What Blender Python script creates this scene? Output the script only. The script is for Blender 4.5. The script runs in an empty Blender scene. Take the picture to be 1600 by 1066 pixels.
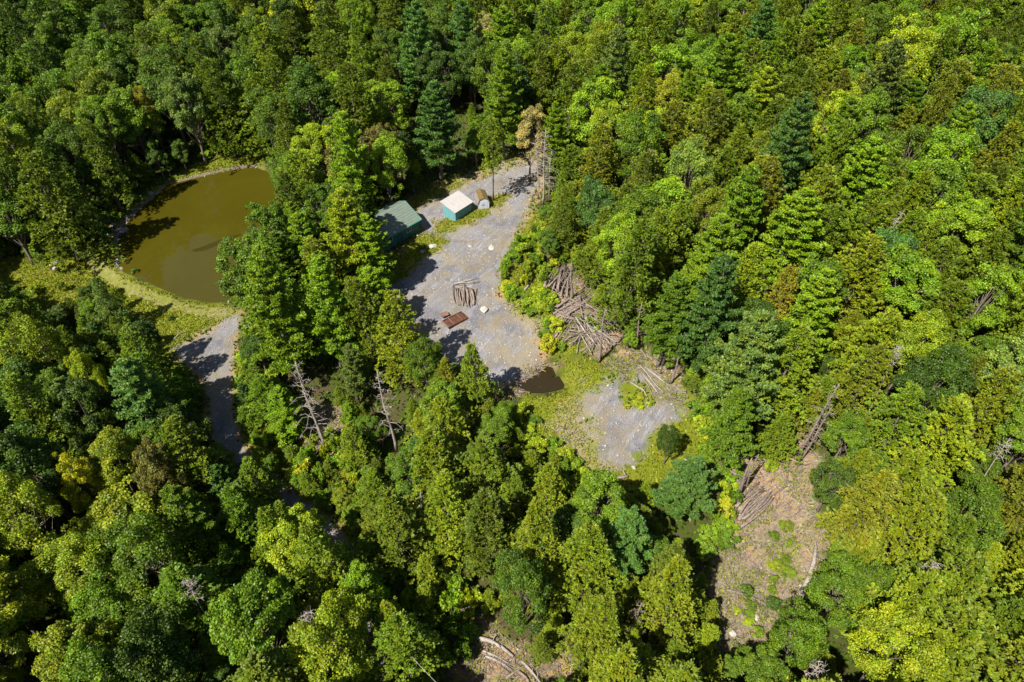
import bpy, math, random
import numpy as np
from mathutils import Vector, Matrix

random.seed(7)
rng = np.random.default_rng(7)
S = bpy.context.scene
COL = S.collection
R = math.radians

# ------------------------------------------------------------------ camera, sky, sun, exposure
PITCH, CAMZ, FPX = R(44.0), 60.0, 1080.0          # drone looking down over the clearing
cam = bpy.data.cameras.new('camera'); cam.sensor_width = 36; cam.lens = FPX / 1600 * 36
cam.clip_end = 6000; cam.clip_start = 1
co = bpy.data.objects.new('camera', cam); COL.objects.link(co)
co.location = (0, 0, CAMZ); co.rotation_euler = (math.pi / 2 - PITCH, 0, 0)
S.camera = co
SUN_ALT, SHADOW_AZ = R(52), R(42)                 # shadows run away from the camera and to the right
sd = Vector((math.sin(SHADOW_AZ) * math.cos(SUN_ALT), math.cos(SHADOW_AZ) * math.cos(SUN_ALT), -math.sin(SUN_ALT)))
w = bpy.data.worlds.new('World'); S.world = w; w.use_nodes = True
nt = w.node_tree; bg = nt.nodes['Background']
sky = nt.nodes.new('ShaderNodeTexSky'); sky.sky_type = 'NISHITA'; sky.sun_disc = False
sky.sun_elevation = SUN_ALT; sky.sun_rotation = SHADOW_AZ + math.pi
nt.links.new(sky.outputs[0], bg.inputs[0]); bg.inputs[1].default_value = 0.056
sl = bpy.data.lights.new('sun', 'SUN'); sl.energy = 5.0; sl.angle = R(0.53); sl.color = (1.0, 0.95, 0.85)
so = bpy.data.objects.new('sun', sl); COL.objects.link(so)
so.rotation_euler = sd.to_track_quat('-Z', 'Y').to_euler(); so.location = (-60, -60, 90)
S.view_settings.view_transform = 'Standard'; S.view_settings.look = 'None'
S.view_settings.exposure = 1.04; S.view_settings.gamma = 1

# ------------------------------------------------------------------ terrain and projection
CP, SP = math.cos(PITCH), math.sin(PITCH)
def smooth(t): t = np.clip(t, 0, 1); return t * t * (3 - 2 * t)
_k = np.random.default_rng(3)
_W = [(_k.uniform(0, 6.28), _k.uniform(0, 6.28)) for _ in range(10)]
def nz(x, y, s):                                   # smooth pseudo noise, about -1..1, feature size s metres
    r = 0
    for i, (a, p) in enumerate(_W):
        f = (0.6 + 0.17 * i) * 3.0 / s
        r = r + np.sin((x * math.cos(a) + y * math.sin(a)) * f + p + 1.7 * np.sin((x * math.sin(a) - y * math.cos(a)) * f * .6 + a))
    return r / 4.0
def plane(px, py, z=0.0):
    a, b = (px - 800) / FPX, (533 - py) / FPX
    d = (a, CP + b * SP, -SP + b * CP); t = (z - CAMZ) / d[2]
    return d[0] * t, d[1] * t
def project(x, y, z):
    dz = z - CAMZ; f = y * CP - dz * SP; u = y * SP + dz * CP
    f = np.maximum(f, 0.1)
    return 800 + FPX * x / f, 533 - FPX * u / f
def sdist(px, py, poly):                           # signed distance in pixels, positive inside
    P = np.asarray(poly, float); px = np.asarray(px, float); py = np.asarray(py, float)
    ins = np.zeros(px.shape, bool); d = np.full(px.shape, 1e9)
    for i in range(len(P)):
        x0, y0 = P[i - 1]; x1, y1 = P[i]
        ex, ey = x1 - x0, y1 - y0
        t = np.clip(((px - x0) * ex + (py - y0) * ey) / (ex * ex + ey * ey + 1e-9), 0, 1)
        d = np.minimum(d, np.hypot(px - x0 - t * ex, py - y0 - t * ey))
        c = (y0 > py) != (y1 > py)
        with np.errstate(divide='ignore', invalid='ignore'):
            ins ^= c & (px < (x1 - x0) * (py - y0) / (y1 - y0 + 1e-12) + x0)
    return np.where(ins, d, -d)
POND = [(187,373),(196,353),(216,333),(243,308),(264,290),(300,281),(350,269),(396,262),(416,270),(432,300),(438,350),(425,410),(400,450),(362,469),(330,471),(290,463),(250,447),(222,434),(197,424),(187,412),(184,392)]
PUDDLE = [(807,604),(830,590),(848,578),(856,572),(864,575),(868,587),(860,590),(873,588),(881,600),(880,607),(864,611),(846,614),(830,614),(818,609)]
PONDW = [plane(x, y, -0.7) for x, y in POND]
PUDW = [plane(x, y, -0.12) for x, y in PUDDLE]
def G(px, py): return plane(px, py, 0)
_DROPS = [(G(430, 830), 15, -2.6), (G(1215, 950), 15, -4.0), (G(760, 1050), 12, -3.0), (G(520, 720), 8, -1.0),
          (G(905, 490), 5, 1.2), (G(990, 655), 7, .7), (G(1500, 500), 35, 3.0), (G(40, 470), 16, -1.5), (G(1450, 850), 18, -2.0)]
def terrain(x, y):
    x = np.asarray(x, float); y = np.asarray(y, float); z = 0 * x
    for (c, s, h) in _DROPS: z = z + h * np.exp(-((x - c[0])**2 + (y - c[1])**2) / (2 * s * s))
    z = z + 0.07 * np.maximum(y - 118, 0)
    z = z + 0.12 * nz(x, y, 9) + 0.04 * nz(x, y, 2.5)
    dp = sdist(x, y, PONDW)
    z = np.where(dp > -4, z * smooth(-dp / 4) + (-0.5) * (1 - smooth(-dp / 4)), z)
    z = np.where(dp > -1.2, z - 1.6 * smooth((dp + 1.2) / 4), z)
    dq = sdist(x, y, PUDW)
    k = smooth((dq + 2.5) / 2.5)
    z = z * (1 - k) + k * (-0.02 - .32 * smooth((dq + .7) / 1.0))
    return z
def at(px, py, h=0.0):                             # ground point (plus h metres) seen at a picture position
    z = 0.0
    for _ in range(14):
        x, y = plane(px, py, z + h); z = 0.4 * z + 0.6 * (gzf(x, y) if 'NX' in globals() else float(terrain(x, y)))
    return Vector((x, y, z if math.isnan(z) else (gzf(x, y) if 'zz' in globals() else gz(x, y))))
def gz(x, y): return float(terrain(x, y))
class PL:
    n = 0; a = np.zeros((6000, 3))
    @staticmethod
    def append(t): PL.a[PL.n] = t; PL.n += 1
    @staticmethod
    def pop(): PL.n -= 1

# zones of the ground, as outlines seen from the drone
Z_ROAD = [(374,490),(352,500),(325,520),(268,546),(285,566),(305,578),(318,590),(328,640),(336,695),(358,728),(400,765),(440,790),(480,825),(512,870),(540,930),(560,990),(572,1080),(622,1080),(612,1000),(590,930),(556,865),(520,815),(480,782),(440,758),(406,732),(378,694),(363,650),(360,590),(366,540)]
Z_YARD = [(850,250),(818,254),(790,262),(740,280),(690,299),(648,318),(640,345),(668,366),(695,374),(645,402),(620,420),(596,460),(610,490),(640,520),(680,556),(740,600),(775,606),(800,600),(838,576),(846,548),(838,512),(800,488),(776,456),(784,410),(800,372),(822,335),(836,300),(842,270)]
Z_PATCH = [(912,622),(925,604),(960,585),(1000,590),(1030,612),(1062,632),(1054,656),(1020,688),(985,712),(962,722),(940,706),(918,678),(908,650)]
Z_GR = [[(676,348),(684,364),(712,362),(748,345),(778,325),(800,306),(782,302),(762,312),(735,330),(700,340)],
        [(590,440),(600,412),(640,378),(668,366),(700,376),(690,392),(655,410),(640,430),(610,450)],
        [(630,332),(660,300),(712,280),(728,288),(700,300),(650,328)],
        [(800,372),(784,410),(777,452),(800,486),(838,510),(848,556),(880,560),(930,548),(900,500),(870,470),(850,420),(850,350),(840,330)],
        [(838,610),(856,616),(884,604),(880,575),(905,555),(950,565),(950,585),(915,610),(905,640),(925,690),(960,724),(1000,712),(1040,672),(1060,652),(1090,640),(1125,655),(1125,720),(1085,752),(1030,775),(980,785),(920,760),(860,720),(820,680),(815,640),(825,618)],
        [(-40,400),(0,410),(60,402),(120,388),(160,375),(184,372),(182,395),(188,415),(222,438),(290,467),(358,474),(372,488),(345,500),(268,546),(262,580),(180,530),(100,490),(-40,475)],
        [(170,350),(262,283),(300,258),(345,245),(396,236),(412,240),(412,262),(350,268),(262,290),(195,352),(184,372),(150,378)],
        [(366,560),(378,690),(420,735),(470,770),(520,812),(560,860),(600,930),(640,1000),(660,920),(600,830),(560,760),(500,700),(440,640),(400,560)],
        [(1200,845),(1230,820),(1255,850),(1250,910),(1225,915),(1200,880)], [(1110,860),(1165,850),(1170,880),(1200,950),(1190,975),(1140,960),(1120,910)]]
Z_WEED = [(966,602),(985,596),(1008,598),(1024,614),(1020,632),(998,640),(978,634),(968,620)]
Z_DIRT = [[(940,570),(960,548),(1000,545),(1060,570),(1075,620),(1105,640),(1062,636),(1030,612),(1000,592),(950,585)],
          [(1110,720),(1150,700),(1200,690),(1235,640),(1262,640),(1268,700),(1280,760),(1282,860),(1270,930),(1245,1005),(1180,1025),(1120,1000),(1105,900),(1130,840),(1150,800),(1150,750)],
          [(720,940),(745,930),(770,980),(830,1010),(900,1030),(900,1085),(700,1085),(700,1000)],
          [(630,830),(690,800),(700,830),(745,930),(740,990),(700,940),(650,870)],
          [(460,620),(545,640),(560,680),(545,720),(560,770),(530,800),(500,760),(465,700)],
          [(870,410),(895,420),(960,490),(965,545),(930,560),(880,520),(865,460)],
          [(700,1000),(640,1085),(900,1085)], [(808,585),(850,565),(870,572),(812,612),(780,625),(770,612)]]
Z_MID = [(137,394),(165,424),(212,450),(268,471),(330,484),(345,486),(345,490),(330,488),(266,477),(208,456),(160,430),(133,397)]
Z_PATH = [(130,392),(125,397),(152,430),(202,459),(252,477),(300,489),(340,497),(362,492),(362,480),(330,482),(290,474),(240,458),(190,436),(160,410),(146,390)]
Z_TAN = [[(880,640),(905,610),(920,660),(945,710),(975,735),(940,735),(890,700),(850,670)], [(1110,870),(1280,700),(1285,1000),(1130,1010)], [(785,470),(830,480),(850,520),(846,560),(830,585),(800,560),(830,520)],
         [(800,262),(700,290),(690,296),(790,258)]]
Z_SHORE = [(262,291),(300,283),(350,271),(396,264),(408,262),(396,256),(350,263),(300,275),(258,288),(205,330),(170,350),(178,376),(180,400),(182,416),(192,428),(186,410),(184,392),(187,373),(196,353),(216,333),(243,308)]

def axis(lo, hi, st, end):
    a = list(np.arange(lo, hi + 1e-6, st)); s = st
    while a[-1] < end: s *= 1.22; a.append(a[-1] + s)
    s = st; b = []
    c = lo
    while c > -end: s *= 1.22; c -= s; b.append(c)
    return np.array(b[::-1] + a)

# ------------------------------------------------------------------ mesh and object helpers
def mesh_np(name, V, F, mat=None, smooth_=False, attrs=None):
    me = bpy.data.meshes.new(name); V = np.asarray(V, np.float32); F = np.asarray(F, np.int32); k = F.shape[1]
    me.vertices.add(len(V)); me.vertices.foreach_set('co', V.ravel())
    me.loops.add(F.size); me.loops.foreach_set('vertex_index', F.ravel())
    me.polygons.add(len(F)); me.polygons.foreach_set('loop_start', np.arange(0, F.size, k, dtype=np.int32))
    me.polygons.foreach_set('loop_total', np.full(len(F), k, np.int32))
    if smooth_: me.polygons.foreach_set('use_smooth', np.ones(len(F), bool))
    me.update(calc_edges=True)
    for an, dom, typ, data in (attrs or []):
        at_ = me.attributes.new(an, typ, dom)
        at_.data.foreach_set('color' if typ == 'FLOAT_COLOR' else 'value', np.asarray(data, np.float32).ravel())
    if mat: me.materials.append(mat)
    return me
def link(name, me, parent=None):
    o = bpy.data.objects.new(name, me); COL.objects.link(o)
    if parent: o.parent = parent
    return o
def tag(o, label=None, cat=None, group=None, kind=None):
    if label: o['label'] = label
    if cat: o['category'] = cat
    if group: o['group'] = group
    if kind: o['kind'] = kind
    return o
def thing(name, loc, label, cat, group=None, rz=0.0):
    o = bpy.data.objects.new(name, None); COL.objects.link(o); o.location = loc; o.rotation_euler = (0, 0, rz)
    o.empty_display_size = .3
    return tag(o, label, cat, group)
class MB:                                          # list based builder for boxes, tubes, prisms
    def __init__(s): s.v = []; s.f = []
    def add(s, vs, fs):
        n = len(s.v); s.v += [tuple(v) for v in vs]; s.f += [tuple(i + n for i in f) for f in fs]
    def box(s, x0, x1, y0, y1, z0, z1):
        s.add([(x0,y0,z0),(x1,y0,z0),(x1,y1,z0),(x0,y1,z0),(x0,y0,z1),(x1,y0,z1),(x1,y1,z1),(x0,y1,z1)],
              [(0,3,2,1),(4,5,6,7),(0,1,5,4),(1,2,6,5),(2,3,7,6),(3,0,4,7)])
    def prism(s, pts, depth):                      # polygon in x,z swept along y
        n = len(pts); y0, y1 = depth
        s.add([(p[0], y0, p[1]) for p in pts] + [(p[0], y1, p[1]) for p in pts],
              [tuple(range(n)), tuple(range(2*n-1, n-1, -1))] + [((i+1)%n, i, i+n, (i+1)%n+n) for i in range(n)])
    def tube(s, pts, rads, n=7, cap=True):
        pts = [Vector(p) for p in pts]; base = len(s.v); rings = []
        for i, p in enumerate(pts):
            d = (pts[min(i+1, len(pts)-1)] - pts[max(i-1, 0)]).normalized()
            a = d.cross(Vector((0, 0, 1)) if abs(d.z) < .9 else Vector((1, 0, 0))).normalized(); b = d.cross(a)
            for k in range(n):
                t = 2*math.pi*k/n; s.v.append(tuple(p + (a*math.cos(t) + b*math.sin(t)) * rads[i]))
        for i in range(len(pts)-1):
            for k in range(n):
                q = base+i*n; s.f.append((q+k, q+(k+1)%n, q+n+(k+1)%n, q+n+k))
        if cap:
            s.f.append(tuple(base+k for k in range(n))[::-1]); s.f.append(tuple(base+(len(pts)-1)*n+k for k in range(n)))
    def mesh(s, name, mat, sm=False):
        me = bpy.data.meshes.new(name); me.from_pydata(s.v, [], s.f); me.materials.append(mat)
        if sm: me.polygons.foreach_set('use_smooth', [True]*len(me.polygons))
        me.update(); return me
    def build(s, name, mat, parent=None, sm=False): return link(name, s.mesh(name, mat, sm), parent)

# ------------------------------------------------------------------ materials
def newmat(name):
    m = bpy.data.materials.new(name); m.use_nodes = True; nt = m.node_tree
    return m, nt, nt.nodes['Principled BSDF']
def N(nt, t, **kw):
    n = nt.nodes.new('ShaderNode' + t)
    for k, v in kw.items():
        if k in ('inp',):
            for a, b in v.items(): n.inputs[a].default_value = b
        else: setattr(n, k, v)
    return n
def coords(nt): return N(nt, 'TexCoord').outputs['Object']
def noise(nt, scale, detail=4, rough=.6, vec=None, dist=0):
    n = N(nt, 'TexNoise', inp={'Scale': scale, 'Detail': detail, 'Roughness': rough, 'Distortion': dist})
    if vec: nt.links.new(vec, n.inputs['Vector'])
    return n.outputs['Fac']
def ramp(nt, fac, stops):
    r = N(nt, 'ValToRGB'); nt.links.new(fac, r.inputs[0]); e = r.color_ramp.elements
    while len(e) < len(stops): e.new(.5)
    for i, (p, c) in enumerate(stops):
        e[i].position = p; e[i].color = (c, c, c, 1) if not hasattr(c, '__len__') else (*c, 1)
    return r.outputs[0]
def mix(nt, fac, a, b, bt='MIX'):
    m = N(nt, 'Mix', data_type='RGBA', blend_type=bt)
    for s, v in ((m.inputs[0], fac), (m.inputs[6], a), (m.inputs[7], b)):
        if hasattr(v, 'is_linked') or isinstance(v, bpy.types.NodeSocket): nt.links.new(v, s)
        elif hasattr(v, '__len__'): s.default_value = (*v, 1) if len(v) == 3 else v
        else: s.default_value = v
    return m.outputs[2]
def math_(nt, op, a, b=0.0):
    m = N(nt, 'Math', operation=op)
    for s, v in ((m.inputs[0], a), (m.inputs[1], b)):
        if isinstance(v, bpy.types.NodeSocket): nt.links.new(v, s)
        else: s.default_value = v
    return m.outputs[0]
def bump(nt, b, h, strength=.5, dist=.1):
    n = N(nt, 'Bump', inp={'Strength': strength, 'Distance': dist}); nt.links.new(h, n.inputs['Height']); nt.links.new(n.outputs[0], b.inputs['Normal'])
def simple(name, c1, c2, scale=3, rough=.85, metal=0, stretch=None, bm=.3, bd=.03):
    m, nt, b = newmat(name); v = coords(nt)
    if stretch:
        mp = N(nt, 'Mapping', inp={'Scale': stretch}); nt.links.new(v, mp.inputs[0]); v = mp.outputs[0]
    f = noise(nt, scale, 6, .65, v)
    nt.links.new(ramp(nt, f, [(.3, c1), (.7, c2)]), b.inputs['Base Color'])
    b.inputs['Roughness'].default_value = rough; b.inputs['Metallic'].default_value = metal
    b.inputs['Specular IOR Level'].default_value = .25
    bump(nt, b, noise(nt, scale*4, 4, .6, v), bm, bd); return m

def leaf_mat(name, trans=.28):
    m, nt, b = newmat(name); nt.nodes.remove(b)
    oi = N(nt, 'ObjectInfo'); a = N(nt, 'Attribute', attribute_name='tint', attribute_type='GEOMETRY')
    v = math_(nt, 'MULTIPLY_ADD', a.outputs['Fac'], 1.15); v.node.inputs[2].default_value = .45
    c = mix(nt, 1.0, oi.outputs['Color'], v, 'MULTIPLY')
    # some sprays are yellower than others
    yel = math_(nt, 'MULTIPLY', math_(nt, 'POWER', a.outputs['Fac'], 3.0), .5)
    c2 = mix(nt, 1.0, c, (1.25, 1.15, .6), 'MULTIPLY')
    c = mix(nt, yel, c, c2)
    nf = noise(nt, .8, 3, .6, coords(nt))
    c = mix(nt, ramp(nt, nf, [(.38, 0.0), (.62, 1.0)]), mix(nt, 1.0, c, (.80, .92, 1.0), 'MULTIPLY'), mix(nt, 1.0, c, (1.18, 1.06, .75), 'MULTIPLY'))
    d = N(nt, 'BsdfDiffuse'); g = N(nt, 'BsdfGlossy', inp={'Roughness': .55, 'Color': (.9, 1, .9, 1)}); t = N(nt, 'BsdfTranslucent')
    nt.links.new(c, d.inputs[0]); nt.links.new(mix(nt, 1.0, c, (1.5, 1.5, .5), 'MULTIPLY'), t.inputs[0])
    m1 = N(nt, 'MixShader', inp={0: trans}); nt.links.new(d.outputs[0], m1.inputs[1]); nt.links.new(t.outputs[0], m1.inputs[2])
    m2 = N(nt, 'MixShader', inp={0: .025}); nt.links.new(m1.outputs[0], m2.inputs[1]); nt.links.new(g.outputs[0], m2.inputs[2])
    nt.links.new(m2.outputs[0], nt.nodes['Material Output'].inputs[0]); return m

def ground_mat():
    m, nt, b = newmat('ground'); v = coords(nt)
    A = N(nt, 'Attribute', attribute_name='zone', attribute_type='GEOMETRY'); sp = N(nt, 'SeparateColor'); nt.links.new(A.outputs['Color'], sp.inputs[0])
    B = N(nt, 'Attribute', attribute_name='zone_b', attribute_type='GEOMETRY'); sb = N(nt, 'SeparateColor'); nt.links.new(B.outputs['Color'], sb.inputs[0])
    n1, n2, n3, n4 = noise(nt, .35, 6, .65, v), noise(nt, 1.7, 6, .7, v), noise(nt, 7, 5, .7, v), noise(nt, 22, 3, .7, v)
    litter = mix(nt, ramp(nt, n3, [(.3, 0.0), (.7, 1.0)]), (.028, .021, .012), mix(nt, n2, (.10, .07, .04), (.16, .12, .07)))
    litter = mix(nt, ramp(nt, n1, [(.4, 0.0), (.55, 1.0)]), litter, mix(nt, n4, (.03, .045, .008), (.08, .105, .014)))
    # gravel: bluish grey shale with brown fines, pale scraped streaks along the drive
    gr = mix(nt, ramp(nt, n3, [(.35, 0.0), (.65, 1.0)]), (.11, .107, .12), (.24, .235, .25))
    gr = mix(nt, ramp(nt, n4, [(.3, 0.0), (.7, 1.0)]), mix(nt, .5, gr, (.09, .085, .09)), mix(nt, .35, gr, (.42, .40, .39)))
    m0 = N(nt, 'Mapping', inp={'Rotation': (0, 0, R(-56))}); nt.links.new(v, m0.inputs[0])
    mp = N(nt, 'Mapping', inp={'Scale': (.16, 1.7, 1)}); nt.links.new(m0.outputs[0], mp.inputs[0])
    st = noise(nt, 1.1, 10, .82, mp.outputs[0], 1.3)
    gr = mix(nt, ramp(nt, st, [(.5, 0.0), (.64, .8)]), gr, (.38, .37, .385))
    gr = mix(nt, ramp(nt, noise(nt, .22, 5, .6, v, .8), [(.42, .55), (.5, 0.0)]), gr, (.10, .10, .125))
    gr = mix(nt, ramp(nt, st, [(.30, .6), (.42, 0.0)]), gr, (.13, .115, .11))
    gr = mix(nt, ramp(nt, n1, [(.44, 0.0), (.62, .7)]), gr, mix(nt, n3, (.19, .15, .07), (.30, .24, .14)))
    trk = math_(nt, 'MULTIPLY', B.outputs['Alpha'], ramp(nt, n3, [(.3, .3), (.7, 1.0)]))
    gr = mix(nt, trk, gr, mix(nt, n4, (.16, .155, .16), (.36, .35, .36)))
    # grass: green, straw and bare specks
    gs = mix(nt, ramp(nt, n2, [(.3, 0.0), (.7, 1.0)]), (.10, .155, .008), (.23, .235, .015))
    gs = mix(nt, ramp(nt, n1, [(.5, 0.0), (.7, .65)]), gs, mix(nt, n3, (.24, .20, .04), (.32, .27, .07)))
    gs = mix(nt, ramp(nt, n4, [(.35, .45), (.55, 0.0)]), gs, (.05, .065, .01))
    dt = mix(nt, ramp(nt, n3, [(.3, 0.0), (.7, 1.0)]), (.22, .12, .05), (.47, .30, .15))
    dt = mix(nt, ramp(nt, n2, [(.45, 0.0), (.62, .7)]), dt, mix(nt, n4, (.20, .15, .09), (.44, .35, .235)))
    dt = mix(nt, ramp(nt, noise(nt, .5, 6, .7, v, .4), [(.5, 0.0), (.58, .9)]), dt, gs)
    pt = mix(nt, ramp(nt, n2, [(.4, 0.0), (.6, 1.0)]), (.15, .16, .03), mix(nt, n3, (.20, .17, .08), (.34, .29, .16)))
    c = mix(nt, sp.outputs[2], litter, dt)
    c = mix(nt, sp.outputs[1], c, gs)
    c = mix(nt, sp.outputs[0], c, gr)
    c = mix(nt, sb.outputs[0], c, pt)
    c = mix(nt, math_(nt, 'MULTIPLY', sb.outputs[1], ramp(nt, n2, [(.35, .2), (.6, .9)])), c, mix(nt, n3, (.22, .17, .09), (.32, .26, .16)))
    c = mix(nt, sb.outputs[2], c, mix(nt, n3, (.10, .075, .045), (.22, .175, .12)))
    nt.links.new(c, b.inputs['Base Color']); b.inputs['Roughness'].default_value = .95; b.inputs['Specular IOR Level'].default_value = .1
    bump(nt, b, math_(nt, 'ADD', math_(nt, 'MULTIPLY', st, .6), math_(nt, 'ADD', n3, math_(nt, 'MULTIPLY', n4, .6))), .9, .16); return m

M = {}
M['ground'] = ground_mat()
M['leaf'] = leaf_mat('leaves'); M['needle'] = leaf_mat('needles', .2)
M['bark'] = simple('bark', (.07, .055, .042), (.22, .18, .145), 4, .95, stretch=(1, 1, .25), bm=.6)
M['pale_bark'] = simple('pale_bark', (.16, .135, .115), (.37, .32, .28), 5, .9, stretch=(1, 1, .25), bm=.5)
M['dead_wood'] = simple('dead_wood', (.085, .066, .055), (.30, .235, .20), 3.5, .9, bm=.6)
M['log_end'] = simple('log_end', (.40, .29, .19), (.6, .47, .34), 8, .9)
M['rock'] = simple('rock', (.22, .205, .18), (.46, .43, .38), 3, .9, bm=.7, bd=.08)
M['dark_rock'] = simple('dark_rock', (.12, .11, .105), (.34, .31, .29), 3, .9, bm=.7, bd=.08)
M['stone'] = simple('stone', (.12, .118, .13), (.36, .35, .35), 1.2, .9)
M['teal'] = simple('teal_paint', (.10, .25, .27), (.15, .33, .35), 2, .6, stretch=(6, 6, .6), bm=.2)
M['dark_teal'] = simple('dark_teal_paint', (.025, .105, .09), (.045, .15, .125), 3, .6)
M['white_roof'] = simple('white_roof', (.30, .28, .27), (.42, .395, .38), 1.6, .5, stretch=(5, .6, 1), bm=.1)
M['green_roof'] = simple('green_roof', (.105, .14, .112), (.155, .19, .155), 1.3, .75, stretch=(1, 4, 1))
M['green_trim'] = simple('green_trim', (.03, .17, .12), (.05, .22, .16), 3, .5)
M['white'] = simple('white_paint', (.38, .40, .45), (.48, .50, .54), 3, .6, bm=.1)
M['brown_roof'] = simple('mossy_brown_roof', (.07, .045, .02), (.17, .12, .035), 2.5, .95)
M['grey_side'] = simple('weathered_siding', (.13, .11, .10), (.28, .25, .23), 3, .9, stretch=(1, 1, 6))
M['rust'] = simple('rust', (.042, .018, .012), (.13, .052, .032), 4, .85, bm=.5)
M['pink_rust'] = simple('faded_rust', (.11, .055, .042), (.22, .125, .098), 4, .8, bm=.4)
M['cable'] = simple('cable', (.4, .36, .3), (.55, .5, .42), 3, .6)
M['door'] = simple('door_paint', (.03, .07, .07), (.05, .10, .10), 3, .6)
g, gt, gb = newmat('window_glass'); gb.inputs['Base Color'].default_value = (.02, .025, .03, 1); gb.inputs['Roughness'].default_value = .08; M['glass'] = g
def water(name, c, rough, bstr, c2):
    m, nt, b = newmat(name); v = coords(nt)
    f = noise(nt, .06, 4, .55, v, .6)
    nt.links.new(mix(nt, ramp(nt, f, [(.35, 0.0), (.7, 1.0)]), c, c2), b.inputs['Base Color'])
    b.inputs['Roughness'].default_value = rough; b.inputs['IOR'].default_value = 1.42
    bump(nt, b, noise(nt, 2.5, 3, .5, v), bstr, .02); return m
M['water'] = water('muddy_water', (.044, .037, .0025), .03, .06, (.056, .049, .0045))
M['puddle'] = water('brown_water', (.020, .014, .005), .05, .05, (.026, .019, .006))
M['weed'] = simple('pond_weed', (.028, .022, .002), (.038, .031, .003), 2, .3)

# ------------------------------------------------------------------ the ground, cut into its named pieces
XS = axis(-78, 78, .36, 1800); YS = axis(12, 128, .36, 1800)
gx, gy = np.meshgrid(XS, YS); zz = terrain(gx, gy)
fx, fy = project(gx, gy, zz)
infront = (gy * CP - (zz - CAMZ) * SP > 5) & (gy > -20)
def zmask(polys, soft=5, jit=5, js=3.0):
    out = np.full(gx.shape, -1e3)
    for p in polys:
        q = np.array(p); box = (fx > q[:, 0].min()-60) & (fx < q[:, 0].max()+60) & (fy > q[:, 1].min()-60) & (fy < q[:, 1].max()+60)
        d = np.full(gx.shape, -1e3); d[box] = sdist(fx[box], fy[box], p); out = np.maximum(out, d)
    out = out + jit * nz(gx, gy, js) * .7 + jit * .5 * nz(gx + 31, gy, js * .33)
    return np.where(infront, smooth(out / soft * .5 + .5), 0)
mroad = zmask([Z_ROAD], 6, 3); myard = np.maximum(zmask([Z_YARD], 9, 7), zmask([Z_PATCH], 16, 20, 4.5))
mgrass = zmask(Z_GR, 9, 8); mdirt = zmask(Z_DIRT, 10, 9); mpath = zmask([Z_PATH], 5, 2) * (1 - .6*zmask([Z_MID], 2, 1.5))
mtan = zmask(Z_TAN, 16, 14); mshore = zmask([Z_SHORE], 3, 1.5)
for p in Z_GR[:3] + [Z_WEED]: myard = myard * (1 - zmask([p], 6, 4))
def dline(pts):
    d = np.full(gx.shape, 1e9)
    for (x0, y0), (x1, y1) in zip(pts, pts[1:]):
        ex, ey = x1-x0, y1-y0; t = np.clip(((fx-x0)*ex + (fy-y0)*ey)/(ex*ex+ey*ey), 0, 1); d = np.minimum(d, np.hypot(fx-x0-t*ex, fy-y0-t*ey))
    return d
mtrk = np.zeros_like(gx)
for pts, off in (([(826,262),(795,305),(752,345),(712,378),(680,415),(665,450),(668,500)], 7), ([(830,290),(808,335),(780,390),(762,445),(772,510),(812,568)], 7), ([(786,268),(735,288),(694,308),(670,330),(668,350),(692,370),(735,368),(790,330),(826,280)], 6),
        ([(370,496),(343,530),(338,600),(348,680),(388,738),(460,790)], 8), ([(282,552),(330,528),(372,492)], 7), ([(700,520),(760,540),(812,500),(790,440)], 8)):
    d = dline(pts); mtrk = np.maximum(mtrk, np.exp(-((d-off)/2.6)**2) * (.45 + .4*nz(gx, gy, 6)))
mtrk = np.where(infront, np.clip(mtrk, 0, 1), 0); zz = zz - .04*mtrk
ruts = .03 * nz(gx, gy, .8)
zz = zz + np.where((myard + mroad + mdirt) > .3, ruts, ruts * .5) + mdirt * .10 * nz(gx + 9, gy, 1.3)
def ring(poly, grow): return np.where(infront, smooth((sdist(fx, fy, poly) + grow + 5*nz(gx, gy, 2.5))/12 + .5), 0)
ring_g = ring(Z_PATCH, 26); ring_d = np.maximum(ring(Z_YARD, 13), ring(Z_ROAD, 7))
NX, NY = len(XS), len(YS); idx = np.arange(NX * NY).reshape(NY, NX)
F = np.stack([idx[:-1, :-1], idx[:-1, 1:], idx[1:, 1:], idx[1:, :-1]], -1).reshape(-1, 4)
V = np.stack([gx, gy, zz], -1).reshape(-1, 3)
za = np.stack([np.clip(myard + mroad, 0, 1), np.maximum(mgrass, ring_g), np.maximum(mdirt, ring_d), np.ones_like(mdirt)], -1).reshape(-1, 4)
zb = np.stack([mpath, mtan, mshore, mtrk], -1).reshape(-1, 4)
cls = np.zeros(NX * NY, int)
for i, mk in ((5, mdirt), (4, mgrass), (1, myard), (2, mroad), (3, mpath)): cls[mk.ravel() > .5] = i
# the lower gravel patch is its own piece
cls[(cls == 1) & (sdist(fx, fy, Z_PATCH).ravel() > -14)] = 6
fc = cls[F[:, 0]]
for c, nm in enumerate(('forest_floor', 'gravel_yard', 'gravel_road', 'dirt_path', 'grass', 'bare_earth', 'gravel_patch')):
    f = F[fc == c]; u, inv = np.unique(f, return_inverse=True)
    me = mesh_np(nm, V[u], inv.reshape(-1, 4), M['ground'], True, [('zone', 'POINT', 'FLOAT_COLOR', za[u]), ('zone_b', 'POINT', 'FLOAT_COLOR', zb[u])])
    tag(link(nm, me), kind='structure')

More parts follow.
